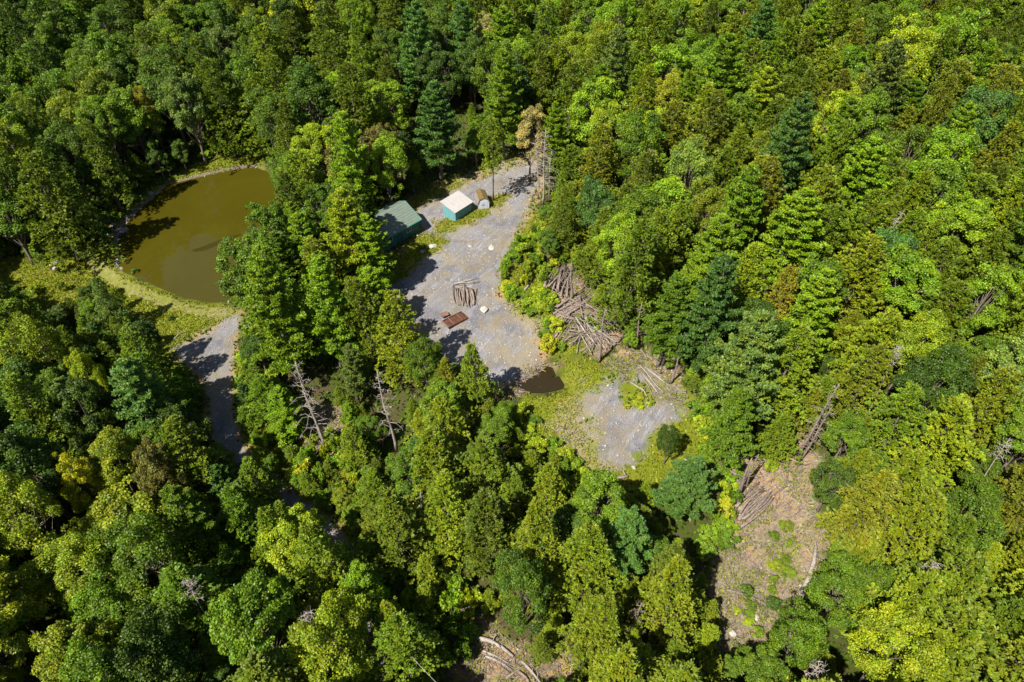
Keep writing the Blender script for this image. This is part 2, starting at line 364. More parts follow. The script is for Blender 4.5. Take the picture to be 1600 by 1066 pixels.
def sheet(name, pts, z, mat, grow=0.0):
    c = np.mean(pts, 0); P = [(p[0] + (p[0]-c[0]) * grow, p[1] + (p[1]-c[1]) * grow, z) for p in pts]
    mb = MB(); mb.add(P, [tuple(range(len(P)))[::-1]]); o = mb.build(name, mat)
    bm_ = o.data
    if bm_.polygons[0].normal.z < 0: bm_.flip_normals()
    return o
tag(sheet('pond_water', PONDW, -0.7, M['water'], .03), kind='structure')
tag(sheet('puddle_water', PUDW, -0.12, M['puddle'], .0), kind='structure')
wd = [plane(x, y, -.694) for x, y in [(298,391),(315,386),(340,376),(362,368),(378,366),(366,373),(345,381),(322,391),(306,394)]]
tag(sheet('pond_weed', wd, -.694, M['weed']), 'dark streak of weed floating on the right half of the olive pond', 'pond weed')

# ------------------------------------------------------------------ foliage generators (numpy)
def gzf(x, y):                                     # height of the finished ground sheet
    i = min(max(int(np.searchsorted(XS, x)), 1), NX-1); j = min(max(int(np.searchsorted(YS, y)), 1), NY-1)
    u = (x-XS[i-1])/(XS[i]-XS[i-1]); v = (y-YS[j-1])/(YS[j]-YS[j-1])
    return float((zz[j-1, i-1]*(1-u)+zz[j-1, i]*u)*(1-v) + (zz[j, i-1]*(1-u)+zz[j, i]*u)*v)
def unit(a): return a / (np.linalg.norm(a, axis=-1, keepdims=True) + 1e-9)
def leaves(C, D, Nn, L, W, tint, fold=.18):
    D = unit(D); Sd = unit(np.cross(D, Nn)); Nn = np.cross(Sd, D); L = L[:, None]; W = W[:, None]
    V = np.stack([C - D*L*.5, C + Sd*W*.5 + Nn*W*fold + D*L*.06, C + D*L*.5 - Nn*L*.08, C - Sd*W*.5 + Nn*W*fold + D*L*.06], 1).reshape(-1, 3)
    F = np.arange(len(C)*4).reshape(-1, 4)
    return V, F, tint
def foliage(name, parts, mat):
    V = np.concatenate([p[0] for p in parts]); off = 0; Fs = []
    for p in parts: Fs.append(p[1] + off); off += len(p[0])
    return mesh_np(name, V, np.concatenate(Fs), mat, False, [('tint', 'FACE', 'FLOAT', np.concatenate([p[2] for p in parts]))])
def trunk_mb(h, r, lean, rg, top=.97):
    mb = MB(); pts = []; rs = []
    for i in range(8):
        t = i / 7; pts.append((lean[0]*t*t + .12*math.sin(t*5+lean[1]*9)*h/15, lean[1]*t*t + .1*math.sin(t*4+lean[0]*7)*h/15, -.4 + t*(h*top+.4)))
        rs.append(r * (1.35 if i == 0 else 1) * (1 - .88*t))
    mb.tube(pts, rs, 7); return mb, pts
def make_broad(seed, h=14, r=3.6, n=15000, leaf=.27, shrub=False, open_=1.0):
    g = np.random.default_rng(seed); cz = h*(.5 if shrub else .62); rz = h*(.48 if shrub else .36)
    nc = 26 if shrub else 96
    lob = g.uniform(0, 6.28, 4)
    Cs = []
    for q in range(9): Cs.append(np.array([g.normal()*r*.28, g.normal()*r*.28, cz + rz*g.uniform(.62, .9)]))
    while len(Cs) < nc:
        d = unit(g.normal(size=3)); 
        if d[2] < -.55: continue
        a = math.atan2(d[1], d[0]); k = 1 + .16*math.sin(2*a+lob[0]) + .13*math.sin(3*a+lob[1]) + .1*math.sin(5*a+lob[2]+3*d[2])
        f = g.uniform(.55, 1.0)**.6 * k * .86
        p = np.array([d[0]*r*f, d[1]*r*f, cz + d[2]*rz*f*(1+.1*math.sin(a+lob[3]))])
        Cs.append(p)
    Cs = np.array(Cs); rc = g.uniform(.12, .26, nc) * r * (1.25 if shrub else 1)
    w_ = rc**2; k = g.choice(nc, n, p=w_/w_.sum())
    out = unit((Cs - np.array([0, 0, cz-rz*.3])) / np.array([r, r, rz]))
    d = unit(g.normal(size=(n, 3)) + .75*out[k] + np.array([0, 0, .45]))
    rad = rc[k] * g.uniform(.3, 1.0, n)**.35
    C = Cs[k] + d * rad[:, None] * np.array([1, 1, .8]); C += g.normal(size=(n, 3)) * .07
    nn = unit(d*.8 + g.normal(size=(n, 3))*.65 + np.array([0, 0, .7])); D = unit(g.normal(size=(n, 3)))
    L = g.uniform(.7, 1.35, n)*leaf; ct = g.uniform(0, 1, nc)
    t = np.clip(.5*ct[k] + .5*g.uniform(0, 1, n), 0, 1)
    crown = foliage('crown', [leaves(C, D, nn, L, L*g.uniform(.6, .95, n), t)], M['leaf'])
    mb, pts = trunk_mb(h*.85, .05 if shrub else .17+.006*h, (g.uniform(-.5,.5), g.uniform(-.5,.5)), g)
    for i in range(0, nc, 3 if not shrub else 5):
        b = pts[2+int(g.integers(0, 4))]; e = Cs[i]; m_ = [(b[j]+e[j])/2 + g.uniform(-.3,.3)*(j<2) - (.3 if j==2 else 0) for j in range(3)]
        mb.tube([b, m_, tuple(e)], [.075*h/14+.01, .045, .015], 5)
    return crown, mb.mesh('trunk', M['bark'], True)
def make_hemlock(seed, h=13.5, r=3.4, spray=.26, low=.08, nb=150, top=.5):
    g = np.random.default_rng(seed); C=[];D=[];Nn=[];L=[];T=[]
    mb, pts = trunk_mb(h, .19, (g.uniform(-.3,.3), g.uniform(-.3,.3)), g, .97)
    lob = g.uniform(0, 6.28, 4)
    for i in range(nb):
        t = (i + .5)/nb; z = h*(low + (.985-low)*t**.92); a = i*2.39996 + g.uniform(-.5, .5)
        Lb = r * ((1-t)**top) * (1 + .2*math.sin(2*a+lob[0]+z*.5) + .18*math.sin(3*a+lob[1]-z*.8)) * g.uniform(.5, 1.22) + .25
        dirv = np.array([math.cos(a), math.sin(a), 0]); lat = np.array([-math.sin(a), math.cos(a), 0])
        ns = int(4 + 4.6*Lb); s = np.sqrt(g.uniform(.06, 1, ns)); s[0] = 1
        dr = g.uniform(.12, .4); up = g.uniform(.15, .45) + .35*t
        side = g.uniform(-1, 1, ns); wl = side*(.1 + .42*Lb*(1.08-s))
        c = np.outer(s*Lb, dirv) + np.outer(wl, lat); c[:, 2] = z + Lb*(up*s - (dr+up*.5)*s*s) - .18*np.abs(wl) + g.normal(size=ns)*.16
        d0 = unit(dirv + lat*(side*1.1)[:, None]*(1.2-s)[:, None] + g.normal(size=(ns, 3))*.25 + np.outer(.1 + .4*t - .12*s, (0, 0, 1)))
        k = 14; cc = np.repeat(c, k, 0); dd = np.repeat(d0, k, 0); n = len(cc)
        d = unit(dd + g.normal(size=(n, 3))*np.array([.5, .5, .36]) + np.array([0, 0, .12])); l = g.uniform(.6, 1.25, n)*spray
        C.append(cc + d*l[:, None]*g.uniform(.3, .9, n)[:, None]); D.append(d)
        Nn.append(np.array([0, 0, 1.0]) + .35*dirv + g.normal(size=(n, 3))*.45); L.append(l)
        T.append(np.clip(.35*g.uniform() + np.repeat(g.uniform(0, .45, ns), k) + g.uniform(0, .3, n), 0, 1))
        if Lb > 1.2 and i % 4 == 0: mb.tube([(0, 0, z), tuple(dirv*Lb*.6 + np.array([0, 0, z+Lb*.1]))], [.04, .012], 4)
    C, D, Nn, L, T = map(np.concatenate, (C, D, Nn, L, T)); W = L*g.uniform(.30, .44, len(L))
    return foliage('crown', [leaves(C, D, Nn, L, W, T, -.1)], M['needle']), mb.mesh('trunk', M['bark'], True)
def make_pine(seed, h=17, r=3.4, tuft=.34, dense=1.0, low=.22):
    g = np.random.default_rng(seed); C=[];D=[];Nn=[];L=[];T=[]
    mb, pts = trunk_mb(h, .24, (g.uniform(-.3,.3), g.uniform(-.3,.3)), g, .98)
    nw = 15
    for wv in range(nw):
        t = wv/(nw-1); z0 = h*(low + (.97-low)*t); a0 = g.uniform(0, 6.28); nbr = int(g.integers(5, 7)) if t < .85 else 5
        prof = (1-t)**.55 * (.75 + .25*math.sin(min(1, t*3)*1.57))
        for b in range(nbr):
            a = a0 + b*6.283/nbr + g.uniform(-.25, .25); Lb = r*prof*g.uniform(.6, 1.15) + .35
            z = z0 + g.uniform(-.18, .18); rise = g.uniform(.05, .22) + .35*t
            dirv = np.array([math.cos(a), math.sin(a), 0]); lat = np.array([-math.sin(a), math.cos(a), 0])
            nt_ = int((10 + 15*Lb)*dense); s = g.uniform(.10, 1, nt_)**.75; side = g.uniform(-1, 1, nt_)
            wl = side*(.12+.36*Lb*(1.12-s)); 
            c = np.outer(s*Lb, dirv) + np.outer(wl, lat); c[:, 2] = z + Lb*(rise*s*s) + .10*np.abs(wl) + g.normal(size=nt_)*.06
            k = 10; cc = np.repeat(c, k, 0); n = len(cc)
            d = g.normal(size=(n, 3))*.8 + dirv*.6 + np.array([0, 0, .55]); d = unit(d); l = g.uniform(.7, 1.2, n)*tuft
            C.append(cc + d*l[:, None]*.45); D.append(d); Nn.append(np.array([0, 0, 1.]) + g.normal(size=(n, 3))*.4); L.append(l)
            T.append(np.clip(np.repeat(g.uniform(0, .7, nt_), k) + g.uniform(0, .3, n), 0, 1))
            mb.tube([(0, 0, z-.1), tuple(dirv*Lb*.5 + np.array([0, 0, z+rise*Lb*.2])), tuple(dirv*Lb*.95 + np.array([0, 0, z+rise*Lb*.85]))], [.05, .03, .012], 4)
    C, D, Nn, L, T = map(np.concatenate, (C, D, Nn, L, T)); W = L*.30
    return foliage('crown', [leaves(C, D, Nn, L, W, T, 0)], M['needle']), mb.mesh('trunk', M['bark'], True)
PROTO = {
 'hemlock': [(make_hemlock(11+i, 13.5, 3.4, .26, .08, 155, (.6, .72, .52, .78, .64)[i]), 13.5, 3.4) for i in range(5)],
 'high':    [(make_hemlock(19, 14, 2.6, .27, .42, 70, .4), 14, 2.6)],
 'broad':   [(make_broad(31+i, 14, 3.6, 20000, .205), 14, 3.6) for i in range(5)],
 'oak':     [(make_broad(51+i, 13, 4.2, 20000, .185), 13, 4.2) for i in range(3)],
 'pine':    [(make_pine(71+i, 17, 3.4), 17, 3.4) for i in range(4)],
 'shrub':   [(make_broad(91+i, 2.4, 1.5, 2600, .21, True), 2.4, 1.5) for i in range(4)],
}
NAMES = {'hemlock': ('hemlock_tree', 'hemlock'), 'broad': ('maple_tree', 'broadleaf tree'), 'oak': ('oak_tree', 'round-crowned broadleaf tree'), 'pine': ('pine_tree', 'white pine'), 'shrub': ('shrub', 'shrub'), 'high': ('hemlock_tree', 'hemlock')}
TREES = []                                         # (root, species, colour word, px, py, radius px)
PLACED = PL                                        # x, y, r
COLS = {
 'olive': (.110, .158, .005), 'dull olive': (.086, .120, .005), 'yellow-olive': (.148, .188, .005), 'brown-tinged': (.128, .144, .007),
 'dark green': (.060, .108, .006), 'mid green': (.098, .166, .005), 'bright green': (.150, .240, .006), 'yellow-green': (.215, .275, .007),
 'yellow': (.30, .31, .010), 'orange-tinged': (.21, .185, .012), 'russet': (.14, .125, .025), 'blue-green': (.072, .150, .024), 'pale green': (.16, .22, .030),
 'grey-green': (.105, .155, .026), 'deep green': (.046, .088, .008), 'straw': (.29, .26, .09), 'red': (.34, .06, .04)}
def plant(sp, x, y, h, r, cw, label=None, rz=None, var=None, z=None, group=None):
    (cm, tm), h0, r0 = PROTO[sp][random.randrange(len(PROTO[sp])) if var is None else var]
    zg = gzf(x, y) if z is None else z
    nm, cat = NAMES[sp]
    root = bpy.data.objects.new(nm, None); COL.objects.link(root); root.empty_display_size = .5
    root.location = (x, y, zg - .03); root.rotation_euler = (random.uniform(-.05, .05), random.uniform(-.05, .05), random.uniform(0, 6.28) if rz is None else rz)
    root.scale = (r/r0*random.uniform(.92, 1.08), r/r0*random.uniform(.92, 1.08), h/h0)
    c = COLS[cw]; j = random.uniform(.82, 1.2); hj = random.uniform(.93, 1.06)
    a = link('crown', cm, root); a.color = (c[0]*j*hj, c[1]*j, c[2]*j, 1); link('trunk', tm, root)
    root['category'] = 'shrub' if sp == 'shrub' else 'tree'
    px, py = project(x, y, zg + h*.65); rp = r * FPX / math.hypot(math.hypot(x, y), CAMZ - zg - h*.6)
    TREES.append([root, sp, cw, float(px), float(py), rp, label, group]); PLACED.append((x, y, r))
    return root
def tree_at(sp, tx, ty, h, r, cw, label=None, var=None, **k):   # a tree whose tip is seen at (tx, ty)
    p = at(tx, ty, h); return plant(sp, p.x, p.y, h, r, cw, label, var=var, **k)
def tree_base(sp, bx, by, h, r, cw, label=None, var=None, **k):
    p = at(bx, by); return plant(sp, p.x, p.y, h, r, cw, label, var=var, **k)
# ------------------------------------------------------------------ buildings
def frame_at(px, py, ang): p = at(px, py); return p, ang
# white-roofed shed, lean-to, high side to the left
p = at(712, 346.5); rz = R(50)                     # local x runs away to the right, local y to the back left
sh = thing('garden_shed', (p.x, p.y, p.z), 'teal garden shed with a flat white roof standing on the grass strip beside the gravel', 'shed', rz=rz)
L_, W_ = 3.5, 2.5; HL, HH = 1.7, 2.35
def wall_quad(mb, x0, y0, x1, y1, z0a, z1a, z1b, th=.1):
    d = Vector((x1-x0, y1-y0, 0)).normalized(); n = Vector((d.y, -d.x, 0))*th*.5
    a, b = Vector((x0, y0, 0)), Vector((x1, y1, 0)); q = []
    for s in (1, -1):
        q += [a+n*s+Vector((0,0,z0a)), b+n*s+Vector((0,0,z0a)), b+n*s+Vector((0,0,z1b)), a+n*s+Vector((0,0,z1a))]
    mb.add(q, [(0,1,2,3),(7,6,5,4),(0,4,5,1),(1,5,6,2),(2,6,7,3),(3,7,4,0)])
for (a, b, c, d, e, f) in ((0,0,L_,0,HL,HL), (L_,.051,L_,W_-.051,HL,HH), (L_,W_,0,W_,HH,HH), (0,W_-.051,0,.051,HH,HL)):
    mb = MB(); wall_quad(mb, a, b, c, d, -.4, e, f); mb.build('wall', M['teal'], sh)
for yy in np.arange(.35, W_-.2, .36):              # boards of the end wall facing the drone: thin battens
    mb = MB(); mb.box(-.075, -.052, yy-.02, yy+.02, -.1, HL + (HH-HL)*yy/W_ - .02); mb.build('batten', M['teal'], sh)
for xx in np.arange(.4, L_-.2, .4):
    mb = MB(); mb.box(xx-.02, xx+.02, -.075, -.052, -.1, HL-.02); mb.build('batten', M['teal'], sh)
mb = MB(); o_ = .28; zl, zh_ = HL + .03 - o_*.2, HH + .03 + o_*.2
mb.add([(-o_,-o_,zl),(L_+o_,-o_,zl),(L_+o_,W_+o_,zh_),(-o_,W_+o_,zh_),(-o_,-o_,zl+.1),(L_+o_,-o_,zl+.1),(L_+o_,W_+o_,zh_+.1),(-o_,W_+o_,zh_+.1)],
       [(0,3,2,1),(4,5,6,7),(0,1,5,4),(1,2,6,5),(2,3,7,6),(3,0,4,7)]); roof = mb.build('roof', M['white_roof'], sh)
for i in range(1, 5):                              # raised seams of the roofing
    x = -o_ + (L_+2*o_)*i/5; mb = MB()
    mb.add([(x-.02,-o_,zl+.102),(x+.02,-o_,zl+.102),(x+.02,W_+o_,zh_+.102),(x-.02,W_+o_,zh_+.102),(x-.02,-o_,zl+.13),(x+.02,-o_,zl+.13),(x+.02,W_+o_,zh_+.13),(x-.02,W_+o_,zh_+.13)],
           [(0,3,2,1),(4,5,6,7),(0,1,5,4),(1,2,6,5),(2,3,7,6),(3,0,4,7)]); mb.build('roof_seam', M['white_roof'], roof)
mb = MB(); mb.box(-.02, L_+.02, -.02, W_+.02, -.42, -.402); mb.build('foundation', M['stone'], sh)

# green-roofed cabin
p = at(655, 362.5); rz = R(180 + 47)                 # local x runs down the front wall towards the left front; local y is the yard side
cb = thing('cabin', (p.x, p.y, p.z), 'dark teal cabin with a grey-green gable roof half hidden by the pine', 'cabin', rz=rz)
LC, WC, HE, HR = 10.5, 6.0, 2.35, 3.75
# yard side is local y=0 .. house body extends to -y
for (a, b, c, d) in ((0,0,LC,0), (LC,-.051,LC,-WC+.051), (LC,-WC,0,-WC), (0,-WC+.051,0,-.051)):
    mb = MB(); wall_quad(mb, a, b, c, d, -.6, HE, HE); wl = mb.build('wall', M['dark_teal'], cb)
for x in (0, LC):
    mb = MB(); mb.add([(x-.05,-.05,HE),(x-.05,-WC+.05,HE),(x-.05,-WC/2,HR-.05),(x+.05,-.05,HE),(x+.05,-WC+.05,HE),(x+.05,-WC/2,HR-.05)],
                      [(0,1,2),(5,4,3),(0,3,4,1),(1,4,5,2),(2,5,3,0)]); mb.build('gable', M['dark_teal'], cb)
ov = .4; sl_ = (HR-HE)/(WC/2)
for s in (0, 1):
    ya, yb = (ov, -WC/2) if s == 0 else (-WC-ov, -WC/2); za_, zb_ = HE - ov*sl_, HR; mb = MB()
    t_ = .12; x0, x1 = -ov, LC+ov
    q = [(x0,ya,za_),(x1,ya,za_),(x1,yb,zb_),(x0,yb,zb_)]
    mb.add(q + [(a,b,c+t_) for a,b,c in q], [(0,3,2,1),(4,5,6,7),(0,1,5,4),(1,2,6,5),(2,3,7,6),(3,0,4,7)]); rf = mb.build('roof', M['green_roof'], cb)
    for k in range(1, 9):                          # courses of roofing
        f = k/9; y = ya+(yb-ya)*f; z = za_+(zb_-za_)*f + t_; dy = .03 if s == 0 else -.03
        mb = MB(); mb.box(x0+.02, x1-.02, min(y, y+dy), max(y, y+dy), z-.02, z+.022); mb.build('roof_course', M['green_roof'], rf)
    for xe in (x0-.03, x1):                        # barge boards
        mb = MB(); mb.add([(xe,ya,za_-.1),(xe+.03,ya,za_-.1),(xe+.03,yb,zb_-.1),(xe,yb,zb_-.1),(xe,ya,za_+t_+.04),(xe+.03,ya,za_+t_+.04),(xe+.03,yb,zb_+t_+.04),(xe,yb,zb_+t_+.04)],
            [(0,3,2,1),(4,5,6,7),(0,1,5,4),(1,2,6,5),(2,3,7,6),(3,0,4,7)]); mb.build('barge_board', M['green_trim'], cb)
mb = MB(); mb.box(-ov, LC+ov, ov+.002, ov+.12, HE-ov*sl_-.05, HE-ov*sl_+.09); mb.build('gutter', M['green_trim'], cb)
for xw, ww in ((1.4, .9), (5.0, 1.1), (8.2, 1.0)):
    mb = MB(); mb.box(xw, xw+ww, .052, .09, 1.0, 1.95); wf = mb.build('window', M['white'], cb)
    mb = MB(); mb.box(xw+.07, xw+ww/2-.03, .091, .1, 1.07, 1.88); mb.box(xw+ww/2+.03, xw+ww-.07, .091, .1, 1.07, 1.88); mb.build('pane', M['glass'], wf)
mb = MB(); mb.box(3.1, 4.0, .052, .1, -.1, 1.95); dr = mb.build('door', M['door'], cb)
mb = MB(); mb.box(3.8, 3.88, .101, .15, .9, 1.0); mb.build('handle', M['white'], dr)

# small barn-shaped shed with gambrel roof
p = at(756, 326.5)
gb_ = thing('barn_shed', (p.x, p.y, p.z), 'tiny barn-shaped shed with white front and mossy brown roof beside the pole-like trees', 'shed', rz=R(13)); gb_.scale = (.86, .86, .86)
prof = [(-1.0,-.3),(1.0,-.3),(1.0,1.15),(.72,1.85),(0,2.2),(-.72,1.85),(-1.0,1.15)]
mb = MB(); mb.prism(prof, (0, .07)); fr = mb.build('front_wall', M['white'], gb_)
mb = MB(); mb.prism(prof, (2.93, 3.0)); mb.build('back_wall', M['grey_side'], gb_)
for s in (-1, 1):
    mb = MB(); mb.box(min(s*.94, s*1.0), max(s*.94, s*1.0), .071, 2.929, -.3, 1.14); mb.build('side_wall', M['grey_side'], gb_)
    for (a, b) in (((1.1, 1.06), (.76, 1.9)), ((.76, 1.9), (0, 2.26))):
        mb = MB(); q = [(s*a[0],-.12,a[1]),(s*b[0],-.12,b[1]),(s*b[0],3.1,b[1]),(s*a[0],3.1,a[1])]
        nrm = (.06*s, 0, .06); mb.add(q + [(x+nrm[0]*(abs(x) > .01), y, z+nrm[2]) for x, y, z in q], [(0,1,2,3),(7,6,5,4),(0,4,5,1),(1,5,6,2),(2,6,7,3),(3,7,4,0)]); mb.build('roof_panel', M['brown_roof'] if a[0] < 1 else M['grey_side'], gb_)
mb = MB(); mb.box(-.62, .62, -.03, -.002, .0, 1.55); dr = mb.build('door', M['white'], gb_)
mb = MB(); mb.box(-.35, .2, -.06, -.032, .78, .88); mb.build('handle', M['glass'], dr)
mb = MB(); mb.box(-.012, .012, -.05, -.032, .02, 1.53); mb.build('door_gap', M['grey_side'], dr)

# rusty flat rack lying on the gravel
p0, p1 = at(693, 506), at(714, 512); ctr = at(711, 502)
rk = thing('metal_rack', (ctr.x, ctr.y, ctr.z + .05), 'flat rusty metal rack lying on the gravel below the stacked poles', 'metal rack', rz=R(38))
hl, hw = 1.5, .8
for k, (x0, x1, y0, y1) in enumerate(((-hl,hl,-hw,-hw+.1), (-hl,hl,hw-.1,hw), (-hl,-hl+.1,-hw+.101,hw-.101), (hl-.1,hl,-hw+.101,hw-.101))):
    mb = MB(); mb.box(x0, x1, y0, y1, .1, .3); mb.build('rail', M['rust'] if k != 2 else M['pink_rust'], rk)
for k in range(6):
    x = -hl + .13 + k*.46; mb = MB(); mb.box(x, x+.42, -hw+.11, hw-.11, .16+.012*(k % 2), .2+.012*(k % 2)); mb.build('deck_plate', M['rust'], rk)
for k in range(2):
    x = -hl+.9+k*1.3; mb = MB(); mb.box(x, x+.08, -hw+.11, hw-.11, .24, .31); mb.build('cross_bar', M['pink_rust'], rk)
for sx in (-1.4, 1.28):
    for sy in (-.78, .68):
        mb = MB(); mb.box(sx, sx+.1, sy, sy+.1, -.2, .099); mb.build('foot', M['rust'], rk)
p = at(698, 498); mb = MB(); mb.box(-.55, .5, -.35, .4, .0, .04); mb.box(-.55, -.5, -.35, .4, .042, .1); mb.box(.45, .5, -.35, .4, .042, .1)
o = mb.build('sheet_metal', M['pink_rust']); o.location = (p.x-.3, p.y+.35, p.z+.42); o.rotation_euler = (.1, .06, R(33)); tag(o, 'faded pinkish rusty metal panel leaning on the upper left corner of the rusty rack', 'metal panel')

# ------------------------------------------------------------------ rocks
def rock(name, px, py, r, mat, label, cat='rock', sq=.6, seed=1, group=None, el=1.0):
    g = np.random.default_rng(seed); import bmesh
    bm = bmesh.new(); bmesh.ops.create_icosphere(bm, subdivisions=3, radius=1); k = unit(g.normal(size=(9, 3))); kd = g.uniform(.55, .92, 9)
    for v in bm.verts:
        c = np.array(v.co); 
        for q, d_ in zip(k, kd):
            e = c @ q
            if e > d_: c = c - q*(e-d_)
        c *= 1 + .06*math.sin(c[0]*7+seed) * math.sin(c[1]*6)
        v.co = (c[0]*r*el, c[1]*r, c[2]*r*sq)
    me = bpy.data.meshes.new(name); bm.to_mesh(me); bm.free(); me.materials.append(mat)
    o = link(name, me); p = at(px, py); o.location = (p.x, p.y, p.z + r*sq*.35); o.rotation_euler = (0, 0, g.uniform(0, 6)); return tag(o, label, cat, group)
rock('boulder', 676.5, 386, .52, M['rock'], 'pale boulder on the lawn in front of the cabin', seed=2, el=1.3)
rock('boulder', 757, 485, .55, M['rock'], 'white boulder on the gravel right of the stacked poles', seed=3, el=1.3)
rock('boulder', 661, 394, .42, M['dark_rock'], 'dark stone under the little bush in front of the cabin', seed=4)
rock('boulder', 768, 387, .5, M['rock'], 'flat tan rock on the gravel drive, the right one of two', seed=5, sq=.25, el=1.6)
rock('boulder', 735, 384, .42, M['stone'], 'flat tan rock on the gravel drive, the left one of two', seed=6, sq=.25, el=1.3)
rock('boulder', 1075, 721, .42, M['rock'], 'pale boulder in the grass behind the big blue-green pine', seed=7)
rock('boulder', 990, 731, .28, M['rock'], 'small pale stone in the grass in front of the gravel patch', seed=8)
rock('boulder', 83, 420, .42, M['rock'], 'pale boulder in the grass left of the pond path', seed=9)
rock('boulder', 89, 411, .5, M['dark_rock'], 'dark boulder behind the pale one left of the pond path', seed=10)
rock('boulder', 652, 369, .22, M['rock'], 'small white stone at the front wall of the cabin', seed=11)
NTH_ = ['first','second','third','fourth','fifth','sixth','seventh','eighth','ninth','tenth','eleventh','twelfth','thirteenth','fourteenth','fifteenth','sixteenth']
for i, (x, y, r) in enumerate(sorted([(171,346,.6),(178,352,.45),(169,358,.5),(182,362,.4),(194,362,.75),(172,368,.4),(186,375,.35),(190,388,.4),(184,396,.4),(186,405,.4),(184,412,.35),(190,420,.3),(236,303,.5),(222,318,.35),(208,328,.4),(199,340,.4)], key=lambda q: q[1])):
    rock('boulder', x, y, r, M['dark_rock'], f'grey boulder on the shaded left shore of the pond, {NTH_[i]} from top', seed=20+i, group='boulders along the left shore of the pond')
for i, (x, y, r) in enumerate([(700,985,.45),(1145,990,.4),(1120,955,.35),(1180,965,.35)]):
    rock('boulder', x, y, r, M['rock'], ['pale rock on the slash strip at the bottom edge', 'pale rock at the front end of the right clearing', 'grey stone beside the fallen branch in the right clearing', 'small pale stone among weeds in the right clearing'][i], seed=50+i)

# ------------------------------------------------------------------ logs, brush and fallen wood
def log(px0, py0, px1, py1, r, label, group=None, h0=.0, h1=.0, mat='dead_wood', name='log', cat='log', tap=.6, bend=.1, twigs=0):
    a, b = at(px0, py0, h0), at(px1, py1, h1)
    a.z += h0 + r*.8; b.z += h1 + r*.6*tap; d = b - a; L = d.length; n = max(3, int(L/1.2)+2)
    o = bpy.data.objects.new(name, None); mb = MB(); s = Vector((-d.y, d.x, 0)).normalized(); ph = random.uniform(0, 6); pts = []
    for i in range(n):
        t = i/(n-1); q = d*t + s*math.sin(t*math.pi*1.3+ph)*bend*L*.12 + Vector((0, 0, math.sin(t*math.pi)*.02*L))
        if h0 < .05 and h1 < .05: q.z = max(q.z, gz(a.x+q.x, a.y+q.y) - a.z + r*.7)
        pts.append(q)
    mb.tube(pts, [r*(1-(1-tap)*i/(n-1)) * random.uniform(.92, 1.08) for i in range(n)], 7)
    for k in range(twigs):
        t = random.uniform(.2, .95); q = a.lerp(b, t)-a; e = q + d.normalized()*random.uniform(.2, .8) + s*random.choice([-1, 1])*random.uniform(.3, 1.0) + Vector((0, 0, random.uniform(0, .5)))
        mb.tube([q, e], [r*.3, r*.1], 4)
    o = mb.build(name, M[mat], None, True); o.location = a
    return tag(o, label, cat, group)
NTH = ['first','second','third','fourth','fifth','sixth','seventh','eighth','ninth','tenth','eleventh','twelfth','thirteenth','fourteenth','fifteenth','sixteenth','seventeenth','eighteenth','nineteenth','twentieth'] + ['twenty-'+q for q in ('first','second','third','fourth','fifth','sixth','seventh','eighth','ninth')]
def fan(x0, y0, x1, y1, n, j0, j1, r, label, group, mat='dead_wood', st=.08, jit=1.0, side='left', **k):
    for i in range(n):
        f = (i + .5)/n - .5; u, v = random.uniform(-.12, .12), random.uniform(-.15, .12)
        a0, b0, a1, b1 = x0+j0[0]*f+random.gauss(0, 1.2)*jit, y0+j0[1]*f+random.gauss(0, 1.2)*jit, x1+j1[0]*f+random.gauss(0, 2.5)*jit, y1+j1[1]*f+random.gauss(0, 2)*jit
        lb = f'{label}, {NTH[i]} from the {side}' if side and n <= 20 else label
        log(a0+(a1-a0)*u, b0+(b1-b0)*u, a1+(a1-a0)*v, b1+(b1-b0)*v, r*random.choice([.4, .6, .8, 1.0, 1.2, 1.6]), lb, group, h0=st*random.randrange(0, 5), h1=st*random.randrange(0, 5), mat=mat if random.random() < .75 else 'dead_wood', bend=.3, **k)
fan(722, 450, 726, 477, 15, (32, 2), (30, 0), .12, 'weathered pole in the row on the gravel yard', 'poles laid side by side on the gravel yard', st=.06)
log(733, 450, 747, 480, .07, 'thin pole leaning across the right end of the row of poles'); log(745, 452, 740, 478, .06, 'short dark stick crossing the right end of the row of poles', mat='bark')
fan(712, 446, 745, 439, 6, (0, 8), (4, 8), .06, 'thin pale stick in the loose heap behind the row of poles', 'sticks heaped behind the row of poles', mat='pale_bark')
log(811, 465, 830, 443, .19, 'short bleached log lying in the yellow weeds on the bank', mat='pale_bark', tap=.8)
fan(868, 455, 884, 418, 20, (30, 20), (24, 6), .12, 'thick log in the uppermost pile under the trees', 'logs of the uppermost pile', mat='dead_wood', st=.25)
for i in range(10):
    f = i/9-.5; log(867+random.gauss(0,2), 492+f*24, 916+random.gauss(0,4), 466+f*22, .13*random.uniform(.7,1.2), f'long brown log lying diagonally in the big wood pile, {NTH[i]} from top', 'diagonal logs of the big wood pile', h0=.15*random.randrange(0,4), h1=.15*random.randrange(0,4), mat='dead_wood', tap=.75)
fan(866, 530, 894, 488, 20, (16, 34), (40, 34), .06, 'thin grey stick in the brushy front of the big wood pile', 'sticks at the front of the big wood pile', st=.15)
fan(906, 498, 946, 544, 16, (14, -10), (40, -34), .075, 'bare pole fanned out from the big wood pile', 'pale poles fanned out from the big wood pile', mat='pale_bark', st=.16, jit=1.6)
fan(915, 480, 962, 520, 20, (20, -24), (20, -30), .05, 'slender grey branch at the right end of the big wood pile', 'slender branches at the right of the big wood pile', st=.25, jit=2.2)
fan(1003, 577, 1038, 612, 11, (12, -6), (36, -24), .06, 'pale peeled pole at the upper right corner of the gravel patch', 'peeled poles beside the gravel patch', mat='pale_bark', st=.06)
